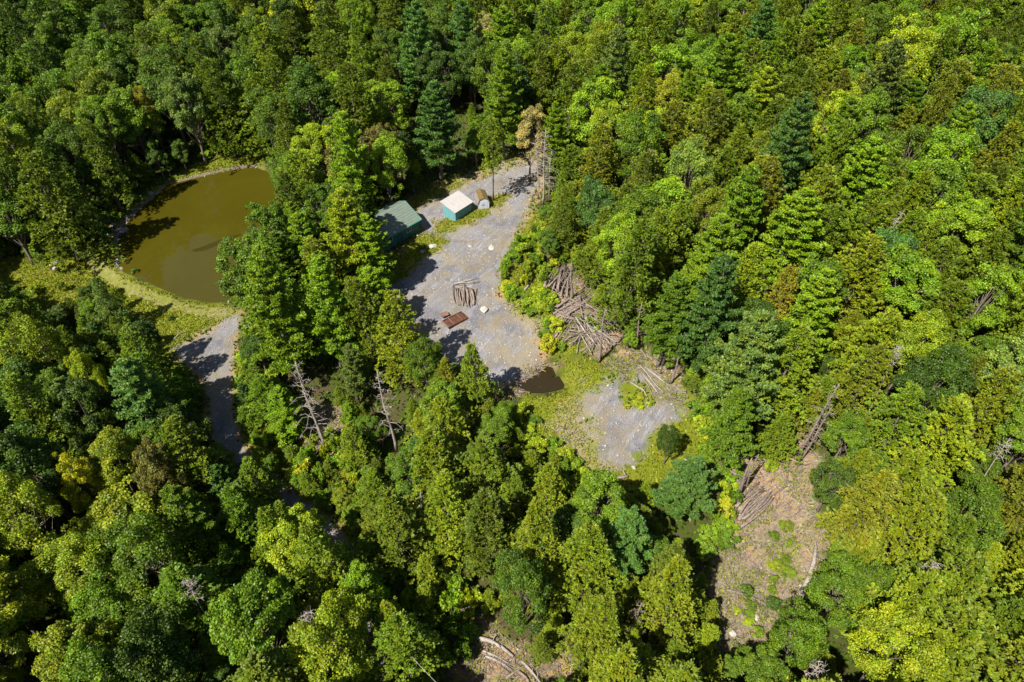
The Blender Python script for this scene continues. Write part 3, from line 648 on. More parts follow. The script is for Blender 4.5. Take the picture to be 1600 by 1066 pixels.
fan(1155, 800, 1196, 762, 18, (14, 46), (34, 34), .10, 'bare brown pole in the brush heap on the right slope', 'poles of the brush heap on the right slope', st=.12, tap=.4)
log(1158, 795, 1229, 760, .12, 'long thin dark pole sticking out of the brush heap on the right slope', mat='bark', tap=.4, bend=.3)
fan(1125, 735, 1160, 755, 9, (10, 20), (10, 20), .09, 'broken branch around the thick standing trunks at the slope edge', 'broken branches around the thick standing trunks', st=.15)
fan(880, 500, 935, 505, 20, (36, 50), (46, 46), .045, 'thin crossing stick in the middle of the big wood pile', 'thin crossing sticks in the middle of the big wood pile', st=.28, jit=5)
fan(900, 540, 925, 515, 20, (80, 30), (80, -40), .04, 'short crossing stick along the front of the big wood pile', 'short crossing sticks along the front of the big wood pile', st=.2, jit=5)
fan(880, 455, 900, 470, 14, (40, 20), (30, 50), .05, 'thin stick between the upper log piles', 'thin sticks between the upper log piles', st=.2, jit=5)
# curved fallen trunk at the right edge of the clearing
for nm_, pts_, r_, lb_, m_ in (
    ('log', [(1248,940),(1262,906),(1271,880),(1273,855)], .26, 'long curved fallen trunk along the right edge of the clearing', 'pale_bark'),
    ('fallen_branch', [(1135,922),(1160,930),(1180,936),(1205,952),(1228,975)], .10, 'dark fallen branch lying across the front of the right clearing', 'bark'),
    ('log', [(745,998),(765,1003),(785,1013),(802,1028)], .20, 'white fallen trunk on the bare strip at the bottom edge', 'pale_bark'),
    ('log', [(815,1034),(830,1050),(846,1070)], .13, 'straight pale trunk running out of the bottom edge, left one of two', 'pale_bark'),
    ('log', [(808,1048),(822,1060),(834,1078)], .11, 'straight pale trunk running out of the bottom edge, shorter one', 'dead_wood'),
    ('log', [(930,741),(945,745),(962,749),(980,747)], .22, 'bleached trunk lying in green weeds in front of the gravel patch', 'pale_bark'),
    ('fallen_branch', [(985,598),(1005,612),(1012,622),(1010,632)], .08, 'forked pale branch on the weedy spot of the gravel patch', 'pale_bark'),
    ('fallen_branch', [(270,532),(280,524),(290,519)], .06, 'thin pale stick in the grass left of the gravel road', 'pale_bark')):
    P_ = [at(a, b) for a, b in pts_]; o0 = P_[0].copy(); mb = MB()
    mb.tube([q - o0 + Vector((0, 0, r_*.8 + (.15 if i % 2 else 0))) for i, q in enumerate(P_)], [r_*(1.15-.7*i/len(P_)) for i in range(len(P_))], 8)
    if nm_ != 'x':
        for k in range(3):
            q = P_[1].lerp(P_[-1], random.random())-o0; mb.tube([q+Vector((0,0,r_)), q + Vector((random.uniform(-1,1), random.uniform(-1,1), .7))*(.6+r_*2)], [r_*.4, r_*.12], 4)
    o = mb.build(nm_, M[m_], None, True); o.location = o0; tag(o, lb_, 'log' if 'log' in nm_ else 'branch')
fan(757, 1022, 800, 1042, 7, (10, 16), (6, 22), .06, 'thin bare stick lying on the slash at the bottom edge', 'sticks on the slash strip at the bottom edge', mat='pale_bark', st=.03)
for i, (a, b, c, d) in enumerate([(1230,640,1205,662),(1010,555,1030,573),(995,538,1010,560),(1245,690,1262,700),(790,1060,830,1035),(1175,845,1190,842),(945,752,945,768)]):
    log(a, b, c, d, .12, ['fallen pole in the shade beside the leaning dead pair', 'short log at the foot of the bare trunk above the gravel patch', 'broken log under the hemlocks above the gravel patch', 'short log at the top end of the right clearing', 'crossed pole on the slash at the bottom edge', 'short log end in front of the brush heap on the right slope', 'stub of log below the bleached trunk'][i], mat='dead_wood')

# ------------------------------------------------------------------ dead and bare standing trunks
def snag(px, py, h, r, label, lean=(0, 0), nb=16, bl=1.6, mat='pale_bark', lo=.25, name='dead_tree', droop=.1, group=None, wx=None):
    p = at(px, py) if wx is None else Vector((wx[0], wx[1], gz(*wx)))
    t = thing(name, (p.x, p.y, p.z - .1), label, 'dead tree' if name == 'dead_tree' else 'bare trunk', group)
    L = lambda f: Vector((lean[0]*f*h + .08*math.sin(f*7), lean[1]*f*h + .08*math.cos(f*6), f*h))
    mb = MB(); mb.tube([L(i/8) for i in range(9)], [r*(1.3 if i == 0 else 1)*(1-.8*i/8) for i in range(9)], 8); mb.build('trunk', M[mat], t, True)
    for k in range(nb):
        f = lo + (.97-lo)*min(1, (k+.5+random.uniform(-1, 1))/nb); a = k*2.4 + random.uniform(-.4, .4); l = bl*(1.15-f)*random.uniform(.25, 1.5)+.2
        q = L(f); d = Vector((math.cos(a), math.sin(a), 0)); mb = MB()
        e1 = q + d*l*.5 + Vector((0, 0, .12*l)); e2 = q + d*l + Vector((random.uniform(-.2,.2), random.uniform(-.2,.2), -droop*l + random.uniform(-.2, .3)))
        mb.tube([q, e1, e2], [.035, .022, .008], 4)
        for _ in range(6):
            u = random.uniform(.35, .95); s_ = e1.lerp(e2, u); mb.tube([s_, s_ + Vector((random.uniform(-1,1), random.uniform(-1,1), random.uniform(-.5,.5)))*.45], [.018, .007], 3)
        mb.build('branch', M[mat], t)
    PLACED.append((p.x, p.y, 1.2)); return t
snag(508, 700, 14, .2, 'pale bare dead conifer with bristling branches on the slope beside the gravel road', (-.03, 0), 44, 2.0, lo=.2, droop=.4)
snag(620, 705, 13, .19, 'tall thin white dead tree among green crowns in the middle foreground', (-.04, 0), 30, 1.4, lo=.3, droop=.2)
snag(935, 566, 8.5, .2, 'bare grey trunk standing at the front of the big wood pile', (.0, 0), 6, .8, 'dead_wood', name='bare_trunk')
snag(893, 468, 6, .2, 'bare trunk rising between the two upper log piles', (-.06, 0), 3, .6, 'dead_wood', name='bare_trunk')
snag(1027, 574, 11.5, .19, 'tallest pale bare trunk at the forest edge above the peeled poles', (.05, 0), 6, .9, name='bare_trunk')
snag(993, 540, 7, .15, 'thin bare trunk under the hemlocks behind the gravel patch', (-.02, 0), 6, .8, 'dead_wood', name='bare_trunk')
snag(1048, 600, 8, .14, 'thin bare trunk beside the right end of the peeled poles', (.04, 0), 6, .8, 'dead_wood', name='bare_trunk')
snag(1150, 778, 7, .27, 'thick bare trunk at the edge of the right slope', (0, 0), 5, .9, 'dead_wood', name='bare_trunk')
snag(1159, 768, 6.5, .2, 'thinner bare trunk just behind the thick one on the right slope edge', (.03, 0), 5, .9, 'dead_wood', name='bare_trunk')
snag(1243, 716, 12, .18, 'leaning dead trunk with stubby branches above the right clearing, left of the pair', (.07, 0), 26, 1.5, 'dead_wood', lo=.2)
snag(1250, 720, 9, .15, 'shorter dead trunk with stubby branches, right of the pair at the right clearing', (.07, 0), 20, 1.2, 'dead_wood', lo=.2)
snag(848, 322, 13, .17, 'bare trunk with pale twiggy crown where the drive enters the forest, tallest of three', (0, 0), 40, 2.6, lo=.3)
snag(841, 312, 11, .13, 'bare trunk with pale twigs where the drive enters the forest, left one of three', (-.04, 0), 36, 2.8, lo=.35)
snag(856, 318, 9, .13, 'short bare trunk where the drive enters the forest, right one of three', (.02, 0), 18, 1.4, lo=.3)
snag(668, 828, 7, .17, 'grey bare trunk among hemlocks in the centre foreground', (-.02, 0), 8, .9, 'dead_wood', name='bare_trunk')
snag(986, 1000, 7.5, .16, 'twiggy grey trunk beside the yellow-olive hemlock at the bottom', (0, 0), 18, 1.1, 'dead_wood')
snag(1033, 783, 4.2, .14, 'short trunk with flared top in front of the dark leafy sapling', (0, 0), 2, .4, 'pale_bark', name='bare_trunk')
snag(780, 331, 1.3, .09, 'low grey post in the grass right of the barn-shaped shed', (0, 0), 0, 0, 'pale_bark', name='bare_trunk')
for (tx, ty, h, lab) in [(1415,540,13.5,'white forked dead top poking out of the right forest'),(1570,582,13.5,'short pale dead tip at the right edge, upper one'),(1583,700,12.5,'twisted grey dead top at the right edge, lower one'),(262,18,14,'pale twiggy dead crown at the top left edge'),(110,92,14,'white dead fork in the upper left forest'),(1478,868-10,12.5,'pale leaning dead tip in the lower right forest'),(467,938,13,'bare twisted limbs over the rounded crowns at the lower left'),(296,925,13,'thin bare twigs in the lower left forest, left of the twisted limbs'),(1290,1025,12,'white crooked dead branches at the bottom right'),(1392,360-40,14,'faint pale dead top in the middle of the right forest'),(1245,45,14,'small grey dead crown at the top right')]:
    h *= .93; q = at(tx, ty, h); snag(0, 0, h, .08, lab, (random.uniform(-.12, .12), random.uniform(-.1, .1)), 14, 1.1, lo=.78, wx=(q.x, q.y)); PLACED.pop()

# ------------------------------------------------------------------ trees placed one by one
T, Bs = tree_at, tree_base
Bs('pine', 690, 281, 16.5, 4.0, 'blue-green', 'tall layered blue-green pine with twin trunks behind the white-roofed shed', 0)
Bs('high', 771, 313, 14, 2.1, 'olive', 'tall slim hemlock with bare lower trunk beside the barn-shaped shed', 0)
T('pine', 1088, 722, 8.5, 3.1, 'blue-green', 'big dense blue-green pine on the grass in front of the gravel patch', 1)
T('pine', 985, 800, 12, 2.8, 'blue-green', 'spreading blue-green pine in the centre foreground, left of the dense one', 2)
T('oak', 1052, 668, 6.2, 1.25, 'dark green', 'dark leafy sapling with a bare stem at the gravel patch corner', 0)
T('pine', 1190, 495, 17, 4.2, 'grey-green', 'very large grey-green pine right of the bare trunks', 1)
T('pine', 1295, 425, 15, 3.4, 'bright green', 'light green star-shaped pine in the middle of the right forest', 3)
T('pine', 1262, 300, 16, 4.2, 'bright green', 'broad bright pine up and left of the star-shaped pine', 0)
T('pine', 1130, 330, 16, 3.4, 'bright green', 'bright green layered pine between the drive end and the broad bright pine', 2)
T('pine', 1065, 425, 14, 3.0, 'mid green', 'layered green pine above the tallest pale bare trunk', 1)
T('pine', 1195, 105, 16, 4.2, 'yellow-green', 'lime green pine at the top of the right forest', 2)
T('pine', 520, 300, 16, 3.7, 'yellow-green', 'lime green pine left of the cabin, tallest of the group', 0)
T('pine', 568, 335, 13, 3.0, 'bright green', 'bright pine overhanging the cabin roof', 3)
T('pine', 488, 395, 14, 3.1, 'bright green', 'bright pine in front of the lime green pine left of the cabin', 1)
T('pine', 470, 330, 13, 3.0, 'bright green', 'bright pine between the pond and the lime green pine', 2)
T('hemlock', 612, 455, 14, 2.8, 'yellow-olive', 'yellow-olive hemlock edging the shaded side of the gravel yard', 0)
T('hemlock', 560, 430, 14, 2.8, 'olive', 'olive hemlock behind the pale dead conifer', 2)
T('broad', 370, 380, 12, 3.3, 'mid green', 'rounded green tree at the lower right corner of the pond', 1)
T('broad', 415, 320, 13, 3.0, 'mid green', 'leafy green tree on the right shore of the pond', 2)
T('oak', 660, 535, 9, 2.2, 'mid green', 'rounded green tree at the lower edge of the gravel yard, left of the pointed hemlock')
T('hemlock', 742, 535, 10.5, 2.3, 'olive', 'pointed hemlock rising in front of the gravel yard', 4)
T('broad', 775, 648, 6, 2.2, 'mid green', 'dense green tree just in front of the brown puddle')
T('broad', 690, 600, 8, 2.4, 'bright green', 'bright tree between the pointed hemlock and the thin white dead tree')
T('hemlock', 405, 790, 13, 2.7, 'olive', 'olive hemlock overhanging the shaded road bend')
T('broad', 445, 800, 12, 2.6, 'yellow-green', 'yellow-green tree at the edge of the shaded road in the lower left')
T('oak', 500, 965, 12.5, 3.5, 'yellow-green', 'big lobed yellow-green crown near the bottom, beside the dark road', 0)
T('broad', 560, 890, 10, 2.0, 'bright green', 'narrow bright tree leaning over the dark road near the bottom')
T('hemlock', 140, 436, 9, 2.0, 'grey-green', 'silvery green pointed tree in front of the pond path', 3)
T('broad', 212, 500, 8, 1.8, 'deep green', 'deep green tree left of the gravel road fork')
T('pine', 180, 560, 14, 3.4, 'blue-green', 'wide blue-green pine in the left forest, left of the shaded road')
T('broad', 90, 720, 12, 1.7, 'yellow', 'small bright yellow crown in the lower left forest')
T('broad', 215, 700, 12, 2.0, 'russet', 'russet crown in the lower left forest, right of the yellow one')
T('broad', 110, 545, 12, 1.6, 'yellow-green', 'yellow-green crown at the left of the wide blue-green pine')
T('broad', 90, 985, 12, 3.0, 'yellow-olive', 'yellowish crown in the bottom left corner')
T('hemlock', 1240, 415, 14, 2.6, 'orange-tinged', 'orange-tinted tree left of the star-shaped pine')
T('broad', 1052, 112, 14, 3.0, 'yellow', 'yellow crown in the upper right forest, upper one of two')
T('broad', 1030, 162, 14, 2.6, 'yellow-green', 'bright lime crown in the upper right forest, lower one of two')
T('broad', 755, 20, 15, 3.3, 'straw', 'pale straw-coloured tree near the top centre')
T('broad', 545, 210, 13, 4.0, 'russet', 'large russet-brown crown left of the blue-green twin-trunk pine')
T('broad', 590, 188, 13, 2.7, 'russet', 'smaller russet crown between the large russet crown and the pine')
T('broad', 215, 128, 14, 2.2, 'orange-tinged', 'orange-tinged crown in the dark upper left forest')
T('broad', 390, 10, 14, 3.0, 'yellow-green', 'lime crown at the top edge above the pond')
T('broad', 830, 165, 13, 2.6, 'straw', 'thin straw-coloured crown above the drive entrance')
T('pine', 872, 160, 14, 2.8, 'bright green', 'bright layered pine right of the drive entrance')
T('shrub', 853, 207, 5, .55, 'red', 'small spray of red leaves at the drive entrance')
T('oak', 895, 45, 14, 3.6, 'yellow-green', 'lime rounded crown at top centre, left one of two')
T('oak', 950, 35, 14, 4.0, 'yellow-green', 'lime rounded crown at top centre, right one of two')
T('broad', 270, 35, 14, 3.8, 'bright green', 'bright green crown at the top left, left of the lime crown')
T('broad', 520, 110, 13, 3.6, 'bright green', 'bright rounded crown in the upper middle forest, left one of two')
T('broad', 600, 125, 13, 4.0, 'bright green', 'bright rounded crown in the upper middle forest, right one of two')
T('oak', 690, 75, 13, 4.0, 'deep green', 'deep green rounded crown above the twin-trunk pine')
T('hemlock', 940, 935, 12, 2.6, 'yellow-olive', 'yellow-olive hemlock at the bottom centre', 0)
T('oak', 820, 880, 12, 2.8, 'dark green', 'dark green round crown among hemlocks at the bottom centre')
T('oak', 1335, 893, 10, 2.9, 'mid green', 'glossy green round crown right of the curved fallen trunk')
T('oak', 1270, 960, 11, 2.5, 'mid green', 'glossy green crown at the front end of the right clearing')
T('pine', 1170, 605, 13, 2.8, 'mid green', 'dense green pine at the top of the right slope, below the large grey-green pine')
T('hemlock', 400, 590, 7, 2.2, 'mid green', 'young green conifer on the bank right of the shaded road')
T('pine', 435, 610, 8, 2.3, 'bright green', 'young pine on the bank between the road and the pale dead conifer')

# ------------------------------------------------------------------ the rest of the forest
CLEAR = [[(0,412),(60,402),(125,388),(168,356),(262,288),(300,262),(385,240),(414,262),(414,300),(400,345),(360,395),(352,420),(364,470),(372,495),(364,560),(363,640),(372,680),(384,712),(366,712),(345,680),(330,640),(322,600),(275,562),(258,532),(222,495),(190,455),(165,436),(130,436),(105,462),(70,465),(30,458),(0,450)],
         [(832,256),(760,264),(700,282),(640,312),(600,345),(592,410),(618,440),(612,480),(650,510),(690,548),(735,585),(775,600),(772,625),(825,645),(830,680),(870,705),(910,740),(1020,755),(1035,710),(1080,690),(1120,668),(1070,625),(1040,575),(1010,560),(968,545),(960,495),(910,460),(902,415),(875,420),(840,400),(835,330),(850,300)],
         [(1170,770),(1228,722),(1255,705),(1268,800),(1276,870),(1255,930),(1232,990),(1200,1010),(1130,985),(1125,890),(1160,850),(1150,800)],
         [(730,960),(770,990),(800,1010),(835,1035),(890,1050),(890,1066),(720,1066)], [(690,845),(705,835),(742,950),(728,955)],
         [(1135,715),(1165,700),(1175,790),(1140,780)]]
BUSHY = [(365,560),(440,620),(480,700),(545,650),(580,720),(640,850),(700,840),(745,960),(700,1020),(640,1060),(600,930),(520,800),(470,770),(400,700),(365,640)]
BUSH2 = [(800,380),(860,345),(900,420),(870,520),(890,560),(790,500),(780,430)]
allz = np.maximum.reduce([myard, mroad, mpath, (sdist(gx, gy, PONDW) > -1.5).astype(float), (sdist(gx, gy, PUDW) > -1).astype(float)])
def zone_at(arr, x, y):
    i = min(max(int(np.searchsorted(XS, x)), 0), NX-1); j = min(max(int(np.searchsorted(YS, y)), 0), NY-1); return arr[j, i]
CLEAR += [[(265,281),(300,254),(350,240),(400,231),(410,262),(350,272),(300,286)], [(1120,700),(1175,700),(1200,760),(1178,870),(1135,880),(1120,800)], [(1046,730),(1075,718),(1110,718),(1136,770),(1128,830),(1090,838),(1050,815)], [(1018,665),(1085,655),(1088,730),(1035,780),(1025,740)],
          [(1008,545),(1020,480),(1046,475),(1052,560),(1062,600),(1030,600)], [(650,150),(690,135),(730,165),(728,240),(700,285),(668,270),(640,215)], [(765,240),(775,240),(775,312),(765,312)],
          [(830,205),(862,195),(868,320),(835,320)], [(475,565),(515,555),(530,690),(490,690)], [(590,575),(615,560),(640,690),(605,690)]]
LIT = [[(228,348),(272,305),(395,272),(415,330),(380,440),(330,458),(240,430),(208,400)], [(600,330),(650,322),(668,350),(650,375),(600,400)], [(0,392),(60,385),(130,372),(200,420),(300,465),(378,465),(378,525),(300,585),(240,550),(170,505),(80,478),(0,470)], [(700,530),(840,480),(960,545),(1060,580),(1110,660),(1060,740),(940,760),(850,700),(800,640),(770,600)],
       [(1150,760),(1228,722),(1262,705),(1276,870),(1235,985),(1200,1005),(1130,985),(1130,900)], [(730,960),(770,990),(850,1035),(850,1066),(720,1066)], [(430,600),(540,640),(620,800),(560,820),(480,740),(420,690)],
       [(1046,730),(1110,718),(1136,770),(1128,830),(1050,815)], [(850,380),(960,480),(950,545),(870,520)], [(300,261),(396,240),(412,262),(300,275)]]
KS = math.cos(SUN_ALT)/math.sin(SUN_ALT); _A = np.linspace(0, 2*math.pi, 9)[:-1]
def clash(x, y, z, h, r, margin=0, lit=True):
    f = np.array([.28, .45, .62, .8, .97])*h; ww = np.array([.8, 1.0, .9, .6, .15])*r
    X = (x + ww[:, None]*np.cos(_A)).ravel(); Y = (y + ww[:, None]*np.sin(_A)).ravel(); H = np.repeat(f, 8)
    px, py = project(X, Y, H + z)
    for c in CLEAR:
        if px.min() > CB[id(c)][1] or px.max() < CB[id(c)][0] or py.min() > CB[id(c)][3] or py.max() < CB[id(c)][2]: continue
        if (sdist(px, py, c) > margin).any(): return True
    if lit:
        px, py = project(X + KS*H*math.sin(SHADOW_AZ), Y + KS*H*math.cos(SHADOW_AZ), 0*H)
        for c in LIT:
            if px.min() > CB[id(c)][1] or px.max() < CB[id(c)][0] or py.min() > CB[id(c)][3] or py.max() < CB[id(c)][2]: continue
            if (sdist(px, py, c) > 24).any(): return True
    return False
CB = {id(c): (min(q[0] for q in c), max(q[0] for q in c), min(q[1] for q in c), max(q[1] for q in c)) for c in CLEAR + LIT}
REG = [  # (test, species weights, colour weights)
 (lambda x, y: 600 < x < 1130 and y > 640, dict(hemlock=.82, broad=.12, oak=.06), {'hemlock': [('olive', 5), ('yellow-olive', 5), ('dull olive', 1)], 'leaf': [('mid green', 3), ('dark green', 2)]}),
 (lambda x, y: x < 420 and y < 420, dict(hemlock=.4, broad=.42, oak=.18), {'hemlock': [('dull olive', 4), ('olive', 2), ('dark green', 2)], 'leaf': [('mid green', 4), ('grey-green', 1), ('dark green', 3), ('yellow-olive', 1)]}),
 (lambda x, y: x < 860 and y < 290, dict(hemlock=.38, broad=.38, oak=.15, pine=.09), {'hemlock': [('dull olive', 3), ('olive', 3)], 'leaf': [('mid green', 5), ('bright green', 3), ('dark green', 3), ('deep green', 1), ('yellow-green', 1)]}),
 (lambda x, y: x < 680 and x > 330 and y < 640, dict(hemlock=.5, broad=.14, oak=.02, pine=.34), {'hemlock': [('olive', 4), ('yellow-olive', 2), ('mid green', 2)], 'leaf': [('mid green', 4), ('bright green', 2), ('dark green', 2)]}),
 (lambda x, y: x < 620, dict(hemlock=.6, broad=.28, oak=.07, pine=.05), {'hemlock': [('olive', 5), ('mid green', 4), ('dull olive', 2)], 'leaf': [('mid green', 5), ('yellow-olive', 3), ('dark green', 2), ('bright green', 1)]}),
 (lambda x, y: y > 560, dict(hemlock=.7, broad=.14, oak=.12, pine=.04), {'hemlock': [('yellow-olive', 5), ('olive', 5), ('brown-tinged', 1)], 'leaf': [('mid green', 4), ('bright green', 2), ('dark green', 2), ('yellow-green', 1)]}),
 (lambda x, y: True, dict(hemlock=.66, broad=.16, oak=.08, pine=.10), {'hemlock': [('olive', 6), ('yellow-olive', 3), ('dull olive', 3), ('brown-tinged', 2)], 'leaf': [('mid green', 5), ('bright green', 4), ('blue-green', 2), ('dark green', 1), ('yellow-green', 1), ('yellow-olive', 1), ('pale green', 1)]})]
PINEC = [('bright green', 4), ('mid green', 3), ('blue-green', 2), ('grey-green', 1)]
def wpick(l): return random.choices([a for a, b in l], [b for a, b in l])[0]
def fill(n, hs, dens, small=False, lit=True):
    cnt = 0
    for _ in range(n):
        y = 10 + 205*random.random()**1.05; xm = y*CP*.78 + 48; x = random.uniform(-xm-16, xm+4)
        z = gzf(x, y); sc = 1 + .0032*max(0, y-40)
        bx, by = project(x, y, z)
        if zone_at(allz, x, y) > .3: continue
        px, py = project(x, y, z + 11)
        if px < -230 or px > 1700 or py > 1260 or py < -70: continue
        if sdist(np.array([float(px)]), np.array([float(py)]), BUSHY)[0] > 6 and (not small or hs[0] > .5): continue
        for t, sw, cw in REG:
            if t(px, py): break
        sp = random.choices(list(sw), list(sw.values()))[0]
        h0, r0 = {'hemlock': (12.3, 3.2), 'broad': (12, 3.0), 'oak': (11.5, 3.2), 'pine': (14.5, 3.2)}[sp]
        k = random.uniform(*hs) * sc; h, r = h0*k*random.uniform(.86, 1.14)*(1 if not small else .9), r0*k*random.uniform(.85, 1.15)
        P = PL.a[:PL.n]; d = np.hypot(P[:, 0]-x, P[:, 1]-y)
        if (d < (P[:, 2] + r)*dens).any(): continue
        if clash(x, y, z, h, r, 4, lit): continue
        c = wpick(PINEC) if sp == 'pine' else wpick(cw['hemlock'] if sp == 'hemlock' else cw['leaf'])
        plant(sp, x, y, h, r, c); cnt += 1
    return cnt
n_a = fill(6000, (.92, 1.15), .58); n_b = fill(6000, (.62, .85), .58, True); n_c = fill(6000, (.4, .58), .56, True); n_d = fill(9000, (.26, .38), .60, True, False)
print('FILL', n_a, n_b, n_c, n_d, len(TREES))

# shrubs and saplings
def shrubs(poly, n, cols, label, group, rr=(.6, 1.5), hh=(1.0, 2.6), gap=.55, ok=None):
    xs = [p[0] for p in poly]; ys = [p[1] for p in poly]; c = 0; mine = []
    for _ in range(n*12):
        if c >= n: break
        px, py = random.uniform(min(xs), max(xs)), random.uniform(min(ys), max(ys))
        if sdist(np.array([px]), np.array([py]), poly)[0] < 0: continue
        p = at(px, py)
        if zone_at(allz, p.x, p.y) > .35: continue
        r = random.uniform(*rr)
        if any((p.x-a)**2 + (p.y-b)**2 < ((r+q)*gap)**2 for a, b, q in mine): continue
        plant('shrub', p.x, p.y, random.uniform(*hh), r, wpick(cols), label, group=group); mine.append((p.x, p.y, r)); c += 1
YB = [('yellow-green', 4), ('bright green', 4), ('mid green', 2), ('yellow', 1)]
shrubs([(375,560),(440,610),(480,690),(470,760),(420,730),(385,680)], 26, YB, 'leafy bush on the bank just right of the shaded road', 'bushes on the road bank')
shrubs([(470,690),(560,680),(600,760),(640,830),(600,900),(530,800),(480,760)], 38, YB, 'leafy bush on the slope below the dead conifer', 'bushes on the slope below the dead conifer', (.6, 1.5), (1.2, 3.4))
shrubs([(600,830),(690,850),(740,960),(720,1040),(650,1066),(590,930)], 44, [('yellow-green', 4), ('bright green', 5), ('mid green', 4)], 'leafy bush beside the dark road at the bottom', 'bushes beside the dark road at the bottom', (.6, 1.5), (1.0, 3.4))
shrubs([(800,385),(850,350),(885,400),(868,440),(862,500),(885,555),(855,545),(800,470),(785,430)], 52, [('yellow-green', 4), ('bright green', 6), ('mid green', 3), ('yellow', 2)], 'green bush on the weedy bank left of the log piles', 'bushes on the weedy bank by the log piles', (.5, 1.3), (.8, 2.2), .5)
shrubs([(842,330),(880,300),(905,410),(880,420),(850,380)], 12, [('yellow-green', 3), ('bright green', 3), ('mid green', 2)], 'green bush below the bare trunks at the drive entrance', 'bushes below the drive entrance')
shrubs([(870,700),(960,760),(1040,790),(930,800),(880,760),(840,720)], 26, [('bright green', 5), ('yellow-green', 4), ('mid green', 2)], 'low green bush in front of the gravel patch', 'bushes in front of the gravel patch', (.4, .9), (.5, 1.2))
shrubs([(970,622),(1010,620),(1030,640),(975,640)], 9, [('yellow-green', 4), ('yellow', 2)], 'low yellow-green weed clump on the gravel patch', 'weed clumps on the gravel patch', (.25, .5), (.3, .6))
shrubs([(0,440),(90,440),(180,470),(260,540),(230,560),(100,500),(0,480)], 26, [('bright green', 3), ('olive', 3), ('yellow-green', 2)], 'low bush in the rough grass below the pond path', 'bushes below the pond path', (.5, 1.1), (.6, 1.5))
shrubs([(1180,850),(1230,820),(1250,900),(1200,930)], 8, [('olive', 4), ('yellow-olive', 3)], 'low yellowish bush in the middle of the right clearing', 'bushes in the middle of the right clearing', (.4, .8), (.3, .8))
shrubs([(1130,935),(1180,940),(1190,990),(1150,995)], 5, [('yellow-green', 2), ('olive', 3)], 'yellowish bush at the front of the right clearing', 'bushes at the front of the right clearing', (.35, .7), (.3, .7))
shrubs([(1100,640),(1130,660),(1130,700),(1090,690)], 8, YB, 'bush in the grass right of the dark leafy sapling', 'bushes right of the dark sapling', (.5, 1.0), (.6, 1.3))
shrubs([(165,380),(270,290),(300,255),(150,360)], 10, [('dark green', 3), ('mid green', 2)], 'shaded bush behind the left shore of the pond', 'bushes behind the left pond shore', (.6, 1.2), (.8, 1.6))
shrubs([(1085,640),(1140,650),(1160,720),(1140,860),(1095,870),(1120,790),(1090,700)], 40, YB, 'bush between the dense pine and the right clearing', 'bushes between the dense pine and the right clearing', (.5, 1.3), (.7, 2.2))
shrubs([(960,480),(1080,470),(1140,560),(1190,640),(1150,690),(1100,640),(1070,600)], 60, [('olive', 4), ('mid green', 3), ('bright green', 3)], 'bush under the hemlocks above the gravel patch', 'bushes under the hemlocks above the gravel patch', (.6, 1.5), (1.0, 3.0))
shrubs([(780,640),(830,650),(870,710),(940,760),(900,800),(800,740)], 30, YB, 'bush left of the bleached fallen log', 'bushes at the forest edge left of the bleached log', (.6, 1.3), (.8, 2.2))
shrubs([(1190,700),(1230,680),(1240,700),(1200,740)], 8, YB, 'bush at the upper end of the right clearing', 'bushes at the upper end of the right clearing', (.4, .9), (.5, 1.3))
shrubs([(0,405),(60,400),(120,390),(165,360),(150,340),(60,380),(0,385)], 22, [('mid green', 3), ('olive', 3), ('bright green', 1)], 'bush at the forest edge left of the pond', 'bushes along the forest edge left of the pond', (.6, 1.3), (.8, 1.8))
for px, py, r, h, c, l in [(660,389,.55,.9,'dark green','little dark bush on the lawn in front of the cabin'),(213,429,.6,.9,'mid green','bush at the water edge on the near left side of the pond'),(305,462,.55,.8,'olive','bush at the near edge of the pond, right of the grassy bend'),(322,466,.45,.6,'olive','small bush at the near edge of the pond, left of the big round tree'),(268,500,.45,.6,'dark green','lone small dark bush in the grass left of the road fork'),(1163,928,.75,1.0,'dark green','dark bush at the left end of the fallen branch'),(1207,945,.75,1.0,'dark green','dark bush by the middle of the fallen branch'),(60,405,1.0,1.4,'bright green','bush at the forest edge left of the pale boulder'),(322,248,1.2,1.2,'bright green','bush on the grass strip behind the pond, left one'),(345,243,1.0,1.1,'bright green','bush on the grass strip behind the pond, right one'),(657,268,1.0,1.3,'bright green','small bush in the dark gap left of the twin-trunk pine')]:
    p = at(px, py); plant('shrub', p.x, p.y, h, r, c, l)

# ------------------------------------------------------------------ ground cover and debris
def scatter(mask, n, thr=.5, seed=1, lim=(20, 125)):
    g = np.random.default_rng(seed); out = []
    P = np.stack([gx.ravel(), gy.ravel(), zz.ravel()], 1); m = mask.ravel()
    area = (np.abs(np.gradient(XS))[None, :]*np.abs(np.gradient(YS))[:, None]).ravel()
    ok = (m > thr) & (P[:, 1] > lim[0]) & (P[:, 1] < lim[1]) & (area < .2)
    ix = g.choice(np.nonzero(ok)[0], n); q = P[ix].copy(); q[:, :2] += g.uniform(-.2, .2, (n, 2)); return q, g
def blades(name, mask, n, col, lw, seed, mat='leaf'):
    q, g = scatter(mask, n, .55, seed); L = g.uniform(*lw, n); D = g.normal(size=(n, 3))*.55 + np.array([0, 0, 1.0]); nn = g.normal(size=(n, 3))
    q[:, 2] += L*.25; me = foliage(name, [leaves(q, D, nn, L, L*.5, g.uniform(0, 1, n), .1)], M[mat]); o = link(name, me); o.color = (*col, 1); return tag(o, kind='stuff')
notw = (sdist(gx, gy, PONDW) < -.8) & (sdist(gx, gy, PUDW) < -.3)
o = blades('grass_tufts', mgrass*notw*(myard < .4)*(mpath < .4), 42000, (.17, .185, .016), (.14, .38), 4); o['label'] = 'short yellow-green grass tufts on the banks and lawns'
